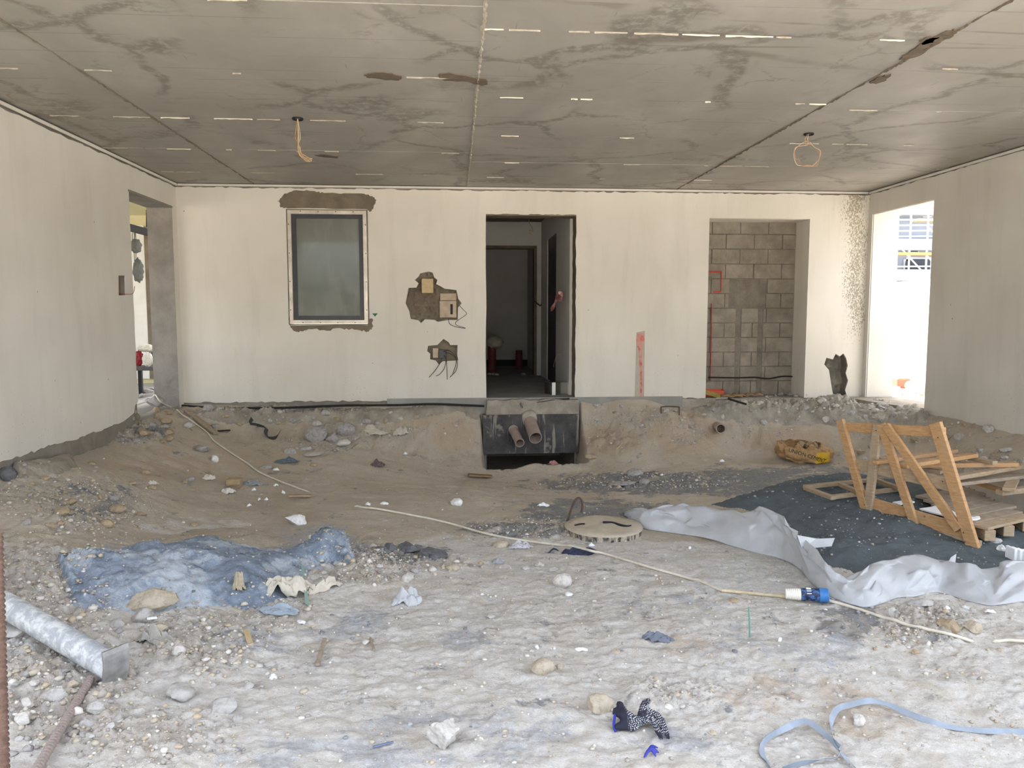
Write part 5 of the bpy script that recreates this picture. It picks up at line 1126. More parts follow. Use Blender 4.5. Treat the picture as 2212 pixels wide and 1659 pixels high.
plank((1330,975),(1347,958), .012, .012, MAT['wood_pale'], 'single pale stick on the bank right of the pit', 'stick', .02, .02)
plank((532,1372),(542,1392), .03, .01, MAT['wood_pale'], 'pale wood chip standing in dust below the blue heap', 'wood_chip', .03, .0)
plank((318,1350),(340,1345), .022, .010, foam, 'white grooved chip beside the boxy grey stone', 'chip', .03, .03)
tw = gp(1619, 1378); o = tube('twig', spline([tw-Vector((0, 0, .02)), PY(1619, 1350, tw.y), PY(1617, 1312, tw.y)], 5), .004, simple('green_twig', srgb(96, 158, 140), .5), None, 6); tag(o, 'thin green plastic stick standing upright in the dust', 'stick')
pl_ = gp(505, 1050); k = pl_.y/F
t = thing('cardboard_box', 'small flattened brown cardboard box on the sand slope', 'box', pl_); cb = simple('cardboard', srgb(176, 154, 122), .85)
box('body', (pl_.x-.07, pl_.y-.03, pl_.z-.01), (pl_.x+.07, pl_.y+.08, pl_.z+.075), cb, t, .004); beam('flap', (pl_.x-.07, pl_.y-.05, pl_.z+.02), (pl_.x+.07, pl_.y-.05, pl_.z+.02), .06, .004, cb, t)
# ================================================================ SHEETS, BAGS, CLOTH
def sheet_geo(near, top, back, nu, amp, seed, mat, name, parent=None, thick=.002):
    """a sheet thrown in a crumpled roll: near foot, ridge and back foot as lists of points; wide flat panels between sharp creases"""
    A = spline(near, nu); B = spline(top, nu); C = spline(back, nu); n = len(A); nt = 9; V = []; Fc = []; rd = random.Random(seed)
    for i in range(n):
        for j in range(nt+1):
            s_ = j/nt+(rd.uniform(-.045, .045) if 0 < j < nt else 0)
            if s_ < .62: q = s_/.62; m1 = A[i].lerp(B[i], .45)+Vector((0, -.02, (B[i].z-A[i].z)*.25)); p = A[i]*(1-q)**2+m1*2*q*(1-q)+B[i]*q*q
            else: q = (s_-.62)/.38; m1 = B[i].lerp(C[i], .5)+Vector((0, 0, (B[i].z-C[i].z)*.25)); p = B[i]*(1-q)**2+m1*2*q*(1-q)+C[i]*q*q
            w_ = math.sin(math.pi*min(max(s_, 0), 1)); nn = Vector((0, -.75, .65)) if s_ < .62 else Vector((0, .5, .85))
            fold = mnoise.noise(Vector((i*.23+seed, j*.55, 2.0)))*1.6+(.28 if (i+2*j) % 5 == 0 else -.1)
            p = p+nn*(amp*fold*(.25+w_))+Vector((rd.uniform(-.02, .02), rd.uniform(-.012, .012), rd.uniform(-.008, .008)))*(.4+w_)
            p.z = max(p.z, top_z(p.x, p.y)+.004); V.append(p)
    for i in range(n-1):
        for j in range(nt):
            a = i*(nt+1)+j; b_, c, d_ = a+1, a+nt+2, a+nt+1
            if (i+j) % 3: Fc += [(a, b_, c), (a, c, d_)]
            else: Fc += [(a, b_, d_), (b_, c, d_)]
    o = meshob(name, V, Fc, mat, parent); me = o.data
    bm = bmesh.new(); bm.from_mesh(me); cl_ = bm.edges.layers.float.new('crease_edge')
    for e in bm.edges:
        if len(e.link_faces) == 2: e[cl_] = min(1.0, max(0.0, (abs(e.calc_face_angle(0))-.18)*1.1))
        else: e[cl_] = 1.0
    bm.to_mesh(me); bm.free(); me.shade_smooth()
    md = o.modifiers.new('s', 'SUBSURF'); md.levels = 2; md.render_levels = 2; md = o.modifiers.new('t', 'SOLIDIFY'); md.thickness = thick; md.offset = 0; return o
def film(name, tint, tr=.12, rough=.35):
    m = NT(name, rough, .5); v = m.pos(); n = m.noise(v, 7, 8, .7); m.col(m.ramp(n, [(.35, tuple(x*.86 for x in tint[:3])), (.65, tint)]))
    mx = m.n.new('ShaderNodeMixShader'); tl_ = m.n.new('ShaderNodeBsdfTranslucent'); tl_.inputs['Color'].default_value = tint; tp = m.n.new('ShaderNodeBsdfTransparent'); mx2 = m.n.new('ShaderNodeMixShader')
    mx.inputs[0].default_value = .42; m.l.new(m.b.outputs[0], mx.inputs[1]); m.l.new(tl_.outputs[0], mx.inputs[2]); mx2.inputs[0].default_value = tr
    m.l.new(mx.outputs[0], mx2.inputs[1]); m.l.new(tp.outputs[0], mx2.inputs[2]); m.l.new(mx2.outputs[0], m.out.inputs[0]); return m.m
MAT['film'] = film('milky_plastic_film', srgb(226, 228, 230), .10)
n1 = [(1352,1117),(1385,1142),(1440,1151),(1500,1160),(1560,1173),(1620,1193),(1680,1206),(1722,1228),(1752,1262),(1795,1290),(1850,1312),(1890,1313),(1925,1298),(1975,1292),(2030,1282),(2080,1298),(2140,1309),(2212,1302),(2300,1290)]
t1 = [(1352,1113),(1390,1097),(1440,1090),(1500,1092),(1560,1097),(1620,1098),(1662,1100),(1700,1126),(1742,1160),(1782,1215),(1828,1246),(1872,1226),(1925,1206),(1975,1205),(2030,1210),(2090,1216),(2150,1236),(2190,1214),(2300,1214)]
dep = [.05,.12,.20,.26,.30,.34,.36,.34,.30,.26,.22,.30,.36,.38,.36,.38,.36,.34,.34]
near, topp, back = [], [], []
for (a, b_), (c, d_), e in zip(n1, t1, dep):
    p = gp(a, b_, .006); q = PY(c, d_, p.y+e); g_ = top_z(q.x, q.y)+.02
    if q.z < g_: q = hit2(c, d_+2)+Vector((0, 0, .03))
    near.append(p); topp.append(q); back.append(Vector((q.x+.02, q.y+.16, top_z(q.x, q.y+.16)+.004)))
t = thing('plastic_sheet', 'long crumpled sheet of milky plastic film on the ground before the sand', 'plastic sheet', near[7])
sheet_geo(near, topp, back, 3, .034, 3.3, MAT['film'], 'film', t)
fl0 = [PY(1722, 1156, topp[8].y), PY(1775, 1165, topp[8].y+.08), PY(1803, 1162, topp[8].y+.15), PY(1796, 1180, topp[8].y+.12), PY(1732, 1186, topp[8].y-.02)]
o = meshob('flap', fl0+[(fl0[0]+fl0[3])/2+Vector((0, -.02, .02))], [(0, 1, 5), (1, 2, 5), (2, 3, 5), (3, 4, 5), (4, 0, 5)], MAT['film'], t); o.modifiers.new('t', 'SOLIDIFY').thickness = .002
fl1 = [PY(2040, 1232, topp[14].y-.04), PY(2062, 1230, topp[14].y-.02), PY(2066, 1196, topp[14].y+.05), PY(2054, 1204, topp[14].y+.03)]
o = meshob('flap', fl1, [(0, 1, 2, 3)], MAT['film'], t); o.modifiers.new('t', 'SOLIDIFY').thickness = .002
def crumple(name, px, py, wpx, hpx, mat, label, cat, seed, amp=.35, depthk=.8, rz=0., flatk=1.0, n=22, parts=None, sink=.15, ang=22, shape=None):
    """a crumpled scrap: a folded sheet with sharp creases; py is its foot"""
    p = hit2(px, py-hpx*.3); k = p.y/F; wx = wpx*k/2; hz = hpx*k*flatk; dy = wx*depthk; V = []; Fc = []; rd = random.Random(seed)
    for i in range(n+1):
        for j in range(n+1):
            u = i/n*2-1; v = j/n*2-1; r2 = 1+.25*mnoise.noise(Vector((math.atan2(v, u)*1.3, seed, 0)))
            x, y = u*math.sqrt(1-v*v/2)*r2, v*math.sqrt(1-u*u/2)*r2
            if shape: x, y = shape(x, y)
            d1, _ = mnoise.voronoi(Vector((x*1.5+seed*3.1, y*1.5, seed)));  d2, _ = mnoise.voronoi(Vector((x*3.4+seed, y*3.4, seed*2)))
            e = (1-(x*x+y*y)*.75); z = hz*(max(e, 0)*(.55+amp*(d1[1]-d1[0]))+.28*amp*(d2[1]-d2[0]))
            V.append((x*wx+.18*wx*mnoise.noise(Vector((x*3, y*3, seed+5))), y*dy+.18*dy*mnoise.noise(Vector((x*3, y*3, seed+9))), z-hz*sink))
    for i in range(n):
        for j in range(n): a = i*(n+1)+j; Fc.append((a, a+1, a+n+2, a+n+1))
    o = meshob(name, V, Fc, mat, None, ang=ang); o.location = (p.x, p.y+dy*.2, p.z); o.rotation_euler = (0, 0, rz); md = o.modifiers.new('t', 'SOLIDIFY'); md.thickness = .0025; return tag(o, label, cat)
paper = simple('dirty_paper', srgb(214, 208, 196), .85, .15, 20, .1); beige = simple('dirty_canvas', srgb(206, 198, 182), .9, .25, 16, .2); bag_w = film('thin_white_bag', srgb(226, 228, 230), .08, .4)
greyc = simple('grey_rag', srgb(168, 164, 154), .9, .3, 20, .3); navy = simple('navy_cloth', srgb(58, 62, 84), .9, .4, 30, .3); bluegrey = simple('blue_grey_cloth', srgb(120, 126, 138), .9, .3, 30, .3); leaf = simple('dry_paper', srgb(186, 172, 148), .9, .3, 30, .3)
crumple('canvas_bag', 610, 1302, 116, 62, beige, 'folded dirty white canvas bag lying across the blue cement heap', 'bag', 2.7, .9, .55, .1)
crumple('canvas_strip', 700, 1285, 90, 34, beige, 'twisted white canvas strip trailing from the folded canvas bag', 'cloth', 4.1, .9, .22, .75)
crumple('plastic_bag', 880, 1312, 62, 34, bag_w, 'crumpled thin white plastic bag on the dusty bank', 'plastic bag', 6.3, .9, .7)
crumple('plastic_scrap', 600, 1330, 96, 22, film('blue_white_film', srgb(190, 202, 212), .1), 'flat bluish plastic scrap in front of the canvas bag', 'plastic', 8.2, .7, .4, -.2)
crumple('dry_rag', 516, 1288, 28, 44, leaf, 'stiff crumpled brown paper on the blue heap left of the canvas bag', 'paper', 3.9, 1.0, .6)
crumple('grey_rag', 330, 1400, 86, 40, greyc, 'folded grey rag in the rubble below the tan rock', 'rag', 5.5, 1.0, .45, -.1)
crumple('paper_scrap', 1125, 1190, 52, 18, film('white_scrap', srgb(224, 222, 226), .05), 'crumpled white paper by the cable before the manhole', 'paper', 7.1, 1.0, .5)
crumple('paper_flake', 1076, 1224, 30, 30, simple('grey_card', srgb(166, 168, 172), .8), 'flat grey card flake below the white paper', 'card', 9.4, .3, .8, .5, .5)
for i, (x, y, w_, h_) in enumerate(((1136,1232,20,10), (1166,1228,24,18), (1160,1238,34,6), (1195,1234,30,8))):
    crumple('card_scrap', x, y, w_, h_, simple('grey_card', srgb(190, 186, 178), .8), ('small bent card piece by the round white stone', 'folded pale card piece standing near the round white stone', 'thin flat card strip near the round white stone', 'narrow card sliver right above the round white stone')[i], 'card', 11+i, .5, .6, .2*i, .8, 10)
crumple('grey_rag', 1420, 1392, 72, 30, bluegrey, 'blue grey cloth rag half buried in open dust', 'rag', 13.2, .9, .45, -.3)
crumple('dark_cloth', 1254, 1200, 80, 14, navy, 'dark navy cloth crossed by the white cable near the manhole', 'cloth', 14.8, .9, .5)
crumple('sand_cloth', 805, 943, 64, 18, beige, 'sandy folded cloth on the back bank right of the concrete chunks', 'cloth', 15.5, .9, .6); crumple('sand_cloth', 866, 944, 36, 20, beige, 'smaller sandy cloth fold beside the folded cloth on the bank', 'cloth', 16.7, .9, .6)
crumple('white_scrap', 450, 1040, 28, 12, paper, 'white paper scrap on the sand slope left of the cardboard box', 'paper', 17.1, 1.0, .6); crumple('foil_scrap', 492, 1069, 30, 14, paper, 'creased pale wrapper under the cardboard box', 'wrapper', 18.3, 1.0, .6)
crumple('film_scrap', 548, 1052, 52, 14, film('grey_film', srgb(188, 190, 190), .15), 'grey clear film scrap right of the cardboard box', 'plastic', 19.9, .9, .5)
crumple('white_scrap', 330, 1050, 24, 10, paper, 'white twisted scrap on the upper sand slope', 'paper', 20.2, 1.0, .5); crumple('white_scrap', 1174, 1096, 26, 9, foam, 'flat white scrap on the dark crumbs before the pit', 'foam', 21.4, .6, .6)
crumple('dark_wrapper', 815, 1010, 30, 14, simple('brown_wrapper', srgb(112, 96, 92), .7), 'folded dark brown wrapper on the basin sand', 'wrapper', 22.6, 1.0, .7)
crumple('blue_wrapper', 618, 1003, 56, 12, simple('blue_brown_wrapper', srgb(110, 124, 132), .7, .5, 60), 'torn blue and brown wrapper on the basin sand', 'wrapper', 23.7, .9, .4)
crumple('red_wrapper', 1196, 1006, 22, 10, simple('red_white_wrapper', srgb(200, 140, 140), .6, .6, 90), 'red and white wrapper in the pit below the foundation block', 'wrapper', 24.1, 1.0, .6)
for i, (x, y, w_) in enumerate(((596,1019,14), (596,1052,12), (612,1068,12), (548,1062,10), (575,1083,9), (795,1093,16), (830,1092,20), (538,1096,10), (560,1083,8), (876,984,10), (1560,1000,14), (1430,1030,10))):
    crumple('white_chip', x, y, w_, 8, foam, 'small white foam chip lying on the brown sand', 'foam', 30+i, .8, .7, i, 1, 6)['group'] = 'white chips on the brown sand'
for i, (x, y, w_) in enumerate(((1278,1183,14), (1490,1188,12), (1160,1403,14), (1255,1408,30), (2046,1320,26), (2090,1318,30), (2140,1326,22))):
    crumple('white_chip', x, y, w_, 9, foam, 'small white foam chip lying on the pale dust', 'foam', 50+i, .8, .5, i, 1, 6)['group'] = 'white chips on the pale dust'
# black wavy rubber strip on the back slope
o = ribbon('rubber_strip', [(545,908),(540,918),(556,924),(575,929),(574,940),(580,949),(596,950),(606,940)], .05, simple('dark_rubber', srgb(74, 74, 72), .6, .3, 20), [.02,.02,.03,.03,.03,.02,.03,.05], .3, 6); tag(o, 'wavy dark rubber strip on the slope below the window wall', 'rubber strip')
o = ribbon('plastic_ribbon', [(656,1252),(655,1270),(660,1288),(664,1310)], .035, film('green_film', srgb(178, 206, 198), .1), [.09,.08,.05,.01], .3, 6); tag(o, 'torn pale green ribbon over the canvas bag', 'ribbon')
# cement bag
bp = gp(1735, 992); sxx, syy, szz = .33, .20, .14
t = thing('cement_bag', 'torn open brown paper cement bag with yellow patch and printed letters', 'cement bag', bp)
bm = bmesh.new(); bmesh.ops.create_icosphere(bm, subdivisions=5, radius=1.0)
for v in bm.verts:
    p = v.co.copy(); d1, _ = mnoise.voronoi(p*1.9+Vector((4, 2, 1))); d2, _ = mnoise.voronoi(p*4.5); r_ = 1+.20*(d1[1]-d1[0]-.3)+.06*(d2[1]-d2[0]-.3)
    q = Vector((math.copysign(abs(p.x)**.85, p.x), math.copysign(abs(p.y)**.7, p.y), math.copysign(abs(p.z)**.6, p.z)))*r_
    zz = q.z*szz; x = q.x*sxx
    zz += .045*max(0, -x/sxx)**2 - .04*max(0, x/sxx)           # the pointed end stands up, the tail lies down
    v.co = Vector((x, q.y*syy, zz+.10))
ft = [f for f in bm.faces if f.calc_center_median().z > .185+.03*math.sin(f.calc_center_median().x*40) and f.normal.z > .25 and f.calc_center_median().y < .14]
bmesh.ops.delete(bm, geom=ft, context='FACES'); bmesh.ops.transform(bm, matrix=Matrix.Translation(bp) @ Matrix.Rotation(-.12, 4, 'Z'), verts=bm.verts)
bgm = NT('brown_kraft_paper', .75, .2); _v = bgm.pos(loc=(-bp.x, -bp.y, -bp.z)); xz = bgm.sep(_v); c = bgm.ramp(bgm.noise(_v, 14, 6), [(.3, srgb(150, 116, 80)), (.7, srgb(188, 152, 110))])
ym = bgm.math('MULTIPLY', bgm.step(xz[0], .05, .08), bgm.math('MULTIPLY', bgm.step(xz[0], .26, .22), bgm.step(xz[2], .13, .10))); c = bgm.mix(ym, c, srgb(214, 172, 58)); bgm.col(c)
o = bmob('paper_shell', bm, bgm.m, t, ang=24); md = o.modifiers.new('t', 'SOLIDIFY'); md.thickness = .004
for i, (dx, dz_, w_) in enumerate(((-.06, .22, .14), (.06, .215, .15), (.17, .17, .12))):
    V = []; Fc = []
    for a in range(9):
        for b_ in range(5):
            u, v = a/8-.5, b_/4-.5; V.append(bp+Vector((dx+u*w_, -.07+v*.10+.02*math.sin(a*1.7+i), dz_-.02+.035*math.sin(a*1.3+b_+i*2)-abs(u)*.05)))
    for a in range(8):
        for b_ in range(4): k0 = a*5+b_; Fc.append((k0, k0+1, k0+6, k0+5))
    o = meshob('torn_flap', V, Fc, cb, t, ang=30); o.modifiers.new('t', 'SOLIDIFY').thickness = .003
def text_mesh(txt, size, mat, name, parent, mtx):
    cu = bpy.data.curves.new('t', 'FONT'); cu.body = txt; cu.size = size; cu.extrude = .001; cu.align_x = 'LEFT'; tmp = bpy.data.objects.new('t', cu); COL.objects.link(tmp)
    bpy.context.view_layer.update(); dg = bpy.context.evaluated_depsgraph_get(); me = bpy.data.meshes.new_from_object(tmp.evaluated_get(dg)); bpy.data.objects.remove(tmp); bpy.data.curves.remove(cu)
    me.transform(mtx); me.materials.clear(); me.materials.append(mat); o = bpy.data.objects.new(name, me); return link(o, parent)
ink = simple('dark_green_ink', srgb(44, 66, 40), .7, .2, 20, 0)
bvh_me = None
from mathutils.bvhtree import BVHTree
shell = [c for c in t.children if c.name.startswith('paper_shell')][0]; bv = BVHTree.FromPolygons([v.co for v in shell.data.vertices], [p.vertices for p in shell.data.polygons])
M0 = Matrix.Translation(bp+Vector((-.26, -.5, .125))) @ Matrix.Rotation(math.radians(17), 4, 'Y') @ Matrix.Rotation(math.pi/2, 4, 'X')
tx = text_mesh('UNION CEMENT', .062, ink, 'printed_letters', t, M0)
for v in tx.data.vertices:
    h = bv.ray_cast(v.co, Vector((0, 1, 0)))
    if h[0] is not None: v.co = h[0]+Vector((0, -.003-(v.co.y-(bp.y-.5))*.5, 0))
# dotted glove and blue rubber shreds
def lobes(name, chains, mat, voxel, label, cat, parent=None):
    bm = bmesh.new()
    for pts_, rs in chains:
        S = spline(pts_, 6); n = len(S)
        for i, p in enumerate(S):
            q = i/(n-1)*(len(rs)-1); a = int(min(q, len(rs)-2)); r_ = rs[a]+(rs[a+1]-rs[a])*(q-a)
            bmesh.ops.create_icosphere(bm, subdivisions=1, radius=r_, matrix=Matrix.Translation(p) @ Matrix.Diagonal((1, 1, .75, 1)))
    o = bmob(name, bm, mat, parent, smooth=True); rmd = o.modifiers.new('r', 'REMESH'); rmd.mode = 'VOXEL'; rmd.voxel_size = voxel; rmd.use_smooth_shade = True
    sm = o.modifiers.new('s', 'SMOOTH'); sm.iterations = 3; return tag(o, label, cat) if label else o
gl = NT('dotted_knit', .9, .2); _v = gl.pos(rot=(.3, .2, .8)); dots = gl.step(gl.voro(_v, 150, 'F1', .15), .45, .28)
xm = gl.sep(gl.pos())[0]; gx = gp(1352, 1570).x; pal = gl.step(xm, gx-.004, gx+.012); gl.col(gl.mix(gl.math('MULTIPLY', dots, gl.math('MULTIPLY', pal, gl.step(gl.noise(gl.pos(), 14, 3), .38, .5))), srgb(46, 46, 58), srgb(214, 214, 216))); gl.bump(gl.noise(gl.pos(), 220, 3), .5, .003)
G = lambda x, y, l: gp(x, y, l)
t = thing('work_glove', 'dark work glove with white rubber dots and blue cuff edge', 'glove', G(1385, 1580, 0))
lobes('knit_hand', [([G(1335,1560,.045), G(1350,1568,.05), G(1368,1572,.035)], [.030, .034, .026]), ([G(1338,1548,.06), G(1345,1560,.05)], [.018, .024]), ([G(1332,1580,.02), G(1345,1578,.02), G(1370,1580,.02)], [.016, .026, .022]),
  ([G(1366,1572,.03), G(1385,1574,.035), G(1402,1568,.045)], [.026, .028, .024]), ([G(1386,1566,.05), G(1393,1554,.07), G(1400,1546,.075)], [.022, .022, .014]), ([G(1402,1560,.045), G(1420,1566,.04), G(1430,1578,.03)], [.022, .02, .02]),
  ([G(1428,1574,.035), G(1436,1590,.025), G(1444,1602,.012)], [.02, .018, .010]), ([G(1412,1572,.03), G(1420,1590,.02)], [.016, .014]), ([G(1418,1585,.02), G(1428,1598,.012)], [.014, .012])], gl.m, .006, None, None, t)
tube('cuff_edge', spline([G(1340,1548,.055), G(1333,1556,.055), G(1328,1566,.04), G(1326,1576,.02), G(1330,1582,.008)], 6), .006, simple('blue_hem', srgb(52, 66, 168), .8), t, 8)
brub = simple('blue_rubber', srgb(62, 66, 160), .5, .2, 20)
lobes('rubber_shred', [([G(1392,1642,.012), G(1400,1634,.02), G(1410,1630,.025), G(1422,1632,.015)], [.006, .009, .010, .006]), ([G(1400,1634,.02), G(1408,1624,.025), G(1420,1622,.012)], [.007, .009, .005]), ([G(1408,1630,.02), G(1416,1638,.012)], [.008, .006])], brub, .0035, 'curled blue rubber glove shred in dust below the dotted glove', 'glove shred')
lobes('rubber_shred', [([G(1186,1196,.01), G(1196,1191,.02), G(1206,1193,.012)], [.010, .012, .008])], navy, .005, 'dark purple rubber shred at the end of the navy cloth', 'glove shred')
# ================================================================ RECESS, HALL, SIDE ROOM, YARD
fz = -.05
t = thing('scraper', 'grey bladed scraper with black handle on the concrete ledge by the recess', 'tool', PY(1575, 866, D-.18))
yb = D-.18; zb_ = max(top_z(PY(1575, 866, yb).x, yb), -.05)+.015
b0, b1, b2 = PZ(1546, 862, zb_+.02), PZ(1572, 861, zb_+.03), PZ(1611, 873, zb_+.02)
beam('blade', b0, b1, .12, .012, MAT['steel'], t, (0, .3, 1)); tube('handle', [b1, b1.lerp(b2, .5), b2], .013, MAT['black_rubber'], t, 10)
orr = simple('orange_plastic', srgb(206, 92, 66), .5, .2, 10)
t = thing('plastic_trough', 'orange plastic trough lying on the floor of the recess', 'trough', PY(1545, 842, D+.25))
q0, q1 = PY(1505, 836, D+.2), PY(1566, 838, D+.2)
for dy, dz_, th_, hh in ((0, 0, .012, .07), (.12, 0, .012, .08)): box('side_wall', (q0.x, D+.2+dy, fz+.0), (q1.x, D+.2+dy+th_, fz+hh+.02), orr, t, .004)
box('bottom', (q0.x, D+.2, fz), (q1.x, D+.33, fz+.012), orr, t, .003); box('end_wall', (q1.x-.012, D+.2, fz), (q1.x, D+.33, fz+.10), orr, t, .004)
yel = simple('yellow_brown_board', srgb(176, 150, 82), .7, .3, 8)
o = beam('card_board', PY(1520, 846, D+.12), PY(1556, 856, D+.06), .12, .03, yel, None, (0, -.2, 1)); tag(o, 'yellowish board on the recess floor before the orange trough', 'board'); o.location.z += .0
for i, (x, y, dx, dy, lab) in enumerate(((1580, 856, .30, .03, 'long brown cardboard strip on the recess floor'), (1600, 854, .22, .10, 'brown cardboard piece near the middle of the recess floor'), (1622, 847, .30, .17, 'folded dark cardboard against the recess block wall'))):
    p = PY(x, y, D+dy); V = []; Fc = []
    for a in range(7):
        for b_ in range(4): V.append(Vector((p.x+dx*(a/6-.5), D+dy+.08*(b_/3-.5), fz+.012+.022*abs(math.sin(a*1.1+i))+.008*b_)))
    for a in range(6):
        for b_ in range(3): k0 = a*4+b_; Fc.append((k0, k0+1, k0+5, k0+4))
    o = meshob('cardboard_piece', V, Fc, simple('brown_card', srgb(158, 128, 92), .85), None, ang=30); o.modifiers.new('t', 'SOLIDIFY').thickness = .004; tag(o, lab, 'cardboard')
for i in range(14):
    s_ = rnd.uniform(.018, .045)
    for tr_ in range(60):
        x = rnd.uniform(ALC[0]+.5, ALC[2]-.06); y = D+rnd.uniform(.06, .35)
        if free(x, y, s_, 1.0): break
    PLACED.append((x, y, s_)); bm = rock_bm(rnd, (s_, s_, s_*.7), 2, 6); o = bmob('stone', bm, SM['grey'] if i % 3 else SM['pale'], None, ang=35); o.location = (x, y, fz+s_*.4); tag(o, 'small rubble piece on the recess floor', 'stone', 'rubble on the recess floor')
# hall: metal box, pipes, wires, tape
bx0 = PZ(1184, 853, HF); sh = NT('bright_sheet_steel', .2, .5, 1.0); sh.col(srgb(210, 210, 206))
t = thing('metal_box', 'shiny open ended sheet steel box on the hall floor', 'box', bx0)
x0, x1 = bx0.x, PY(1226, 840, bx0.y).x; yb0 = bx0.y; hh = PY(1190, 826, yb0).z-HF; d_ = .20
MR = Matrix.Translation((x0+.1, yb0+.1, 0)) @ Matrix.Rotation(math.radians(24), 4, 'Z') @ Matrix.Translation((-x0-.1, -yb0-.1, 0))
def pbox(name, lo, hi, mat=sh.m):
    bm = bmesh.new(); add_box(bm, lo, hi, MR); return bmob(name, bm, mat, t)
pbox('bottom', (x0, yb0, HF), (x1, yb0+d_, HF+.006)); pbox('top', (x0, yb0, HF+hh-.006), (x1, yb0+d_, HF+hh)); pbox('side', (x0, yb0, HF), (x1, yb0+.006, HF+hh)); pbox('side', (x0, yb0+d_-.006, HF), (x1, yb0+d_, HF+hh)); pbox('end', (x1-.006, yb0, HF), (x1, yb0+d_, HF+hh)); pbox('bent_lip', (x0-.004, yb0-.01, HF), (x0+.05, yb0-.004, HF+hh), simple('lip_painted_sheen', srgb(236, 236, 230), .4, .05))  # bright reflection on the steel lip put into its white colour
for (px, pyt, pyb, yy, r_, lab) in ((1063, 742, 797, 14.6, .075, 'taller red brown soil pipe with dusty cap beyond the hall'), (1121, 757, 795, 15.4, .07, 'shorter red brown soil pipe beyond the hall')):
    a, b_ = PY(px, pyb, yy), PY(px, pyt, yy); t = thing('soil_pipe', lab, 'pipe', (a.x, yy, HF)); pipe('tube', (a.x, yy, HF), (a.x, yy, b_.z), r_, .008, MAT['pvc_red'], t)
    if pyt < 750: crm = bmesh.new(); bmesh.ops.create_icosphere(crm, subdivisions=3, radius=.16); [setattr(v, 'co', Vector((v.co.x*(1+.25*mnoise.noise(v.co*20)), v.co.y, v.co.z*.8*(1+.3*mnoise.noise(v.co*25))))) for v in crm.verts]; bmesh.ops.transform(crm, matrix=Matrix.Translation((a.x+.05, yy, b_.z+.02)), verts=crm.verts); bmob('paper_cap', crm, beige, t, ang=30)
    else: rev('collar', [(0, r_+.006), (1, r_+.006)], simple('grey_collar', srgb(150, 140, 130), .6), t, Vector((a.x, yy, b_.z-.09)), Vector((0, 0, .1)))
xw = HX1-.06
tape = simple('red_white_tape', srgb(206, 70, 66), .5, .4, 30, c2=srgb(214, 196, 192))
S = [PX(1191, 672, xw), PX(1196, 660, xw-.05), PX(1203, 645, xw), PX(1207, 632, xw-.05), PX(1214, 638, xw), PX(1210, 648, xw)]
V, Fc = tube_geo(spline(S, 5), .035, 6, True, lambda q: .008+.020*abs(math.sin(q*11))); o = meshob('barrier_tape', V, Fc, tape, None); tag(o, 'crumpled red and white tape hanging on the hall side wall', 'tape')
o = tube('wall_wires', spline([PY(1152, 648, HY-.02), PY(1160, 655, HY-.1), PY(1168, 660, HY-.12), PY(1172, 652, HY-.1)], 6), .012, MAT['wire_dark'], None, 5); tag(o, 'dark wire tails beside the inner doorway of the hall', 'wires')
o = tube('wall_wires', spline([PX(1214, 762, HX1-.01), PX(1205, 766, HX1-.08), PX(1200, 775, HX1-.1), PX(1195, 792, HX1-.06)], 6), .006, MAT['wire'], None, 5); tag(o, 'thin pale wire low on the hall side wall', 'wires')
o = tube('hanging_wires', spline([PZ(1145, 462, ZC-.01)]+[PY(x, y, 12.4) for x, y in ((1143, 480), (1150, 492), (1150, 500), (1143, 497), (1147, 508))], 6), .006, MAT['wire'], None, 5); tag(o, 'faint wire loop hanging from the hall ceiling', 'wires')
for i, (x, y) in enumerate(((1056, 810), (1066, 810), (1072, 811), (1130, 810))):
    p = PZ(x, y, HF); bm = rock_bm(rnd, (.05, .05, .03), 2, 6); o = bmob('stone', bm, SM['pale'], None, ang=35); o.location = (p.x, p.y, HF+.015); tag(o, 'pale rubble scrap on the hall floor', 'stone', 'scraps on the hall floor')
# things on the side room bench
by = 11.0; bz_ = PY(305, 793, by).z
t = thing('bench', 'dark low bench seen through the side doorway', 'bench', (PY(300, 800, by).x, by, -.06))
bxa, bxb = PY(262, 795, by).x, PY(345, 795, by).x
box('seat', (bxa, by, bz_-.05), (bxb, by+.5, bz_), simple('dark_bench', srgb(84, 84, 86), .7), t, .006)
for xx in (bxa+.05, bxb-.1):
    for yy in (by+.05, by+.42): box('leg', (xx, yy, -.07), (xx+.05, yy+.05, bz_-.05), MAT['black_rubber'], t)
def sack(name, px0, px1, py0, py1, yy, mat, label, cat, seed):
    a, b_ = PY(px0, py1, yy), PY(px1, py0, yy); c = (a+b_)/2; rx = (b_.x-a.x)/2; rz_ = (b_.z-a.z)/2; bm = bmesh.new(); bmesh.ops.create_icosphere(bm, subdivisions=4, radius=1.0)
    for v in bm.verts:
        p = v.co.copy(); d1, _ = mnoise.voronoi(p*2.1+Vector((seed, 0, 0))); p *= 1+.35*(d1[1]-d1[0]-.3); v.co = Vector((c.x+p.x*rx, c.y+.1+p.y*rx*.8, c.z+p.z*rz_))
    o = bmob(name, bm, mat, None, ang=25); return tag(o, label, cat)
sack('shopping_bag', 284, 303, 758, 793, by+.14, simple('red_bag', srgb(150, 40, 46), .5, .4, 14), 'red shopping bag on the bench in the side room', 'bag', 1.1)
sack('shopping_bag', 302, 324, 762, 794, by-.02, simple('white_bag', srgb(206, 202, 192), .5, .15, 10), 'white printed shopping bag on the bench in the side room', 'bag', 2.3)
sack('shopping_bag', 322, 344, 752, 792, by+.22, simple('blue_bag', srgb(58, 84, 140), .5, .5, 14), 'blue shopping bag on the bench in the side room', 'bag', 3.2)
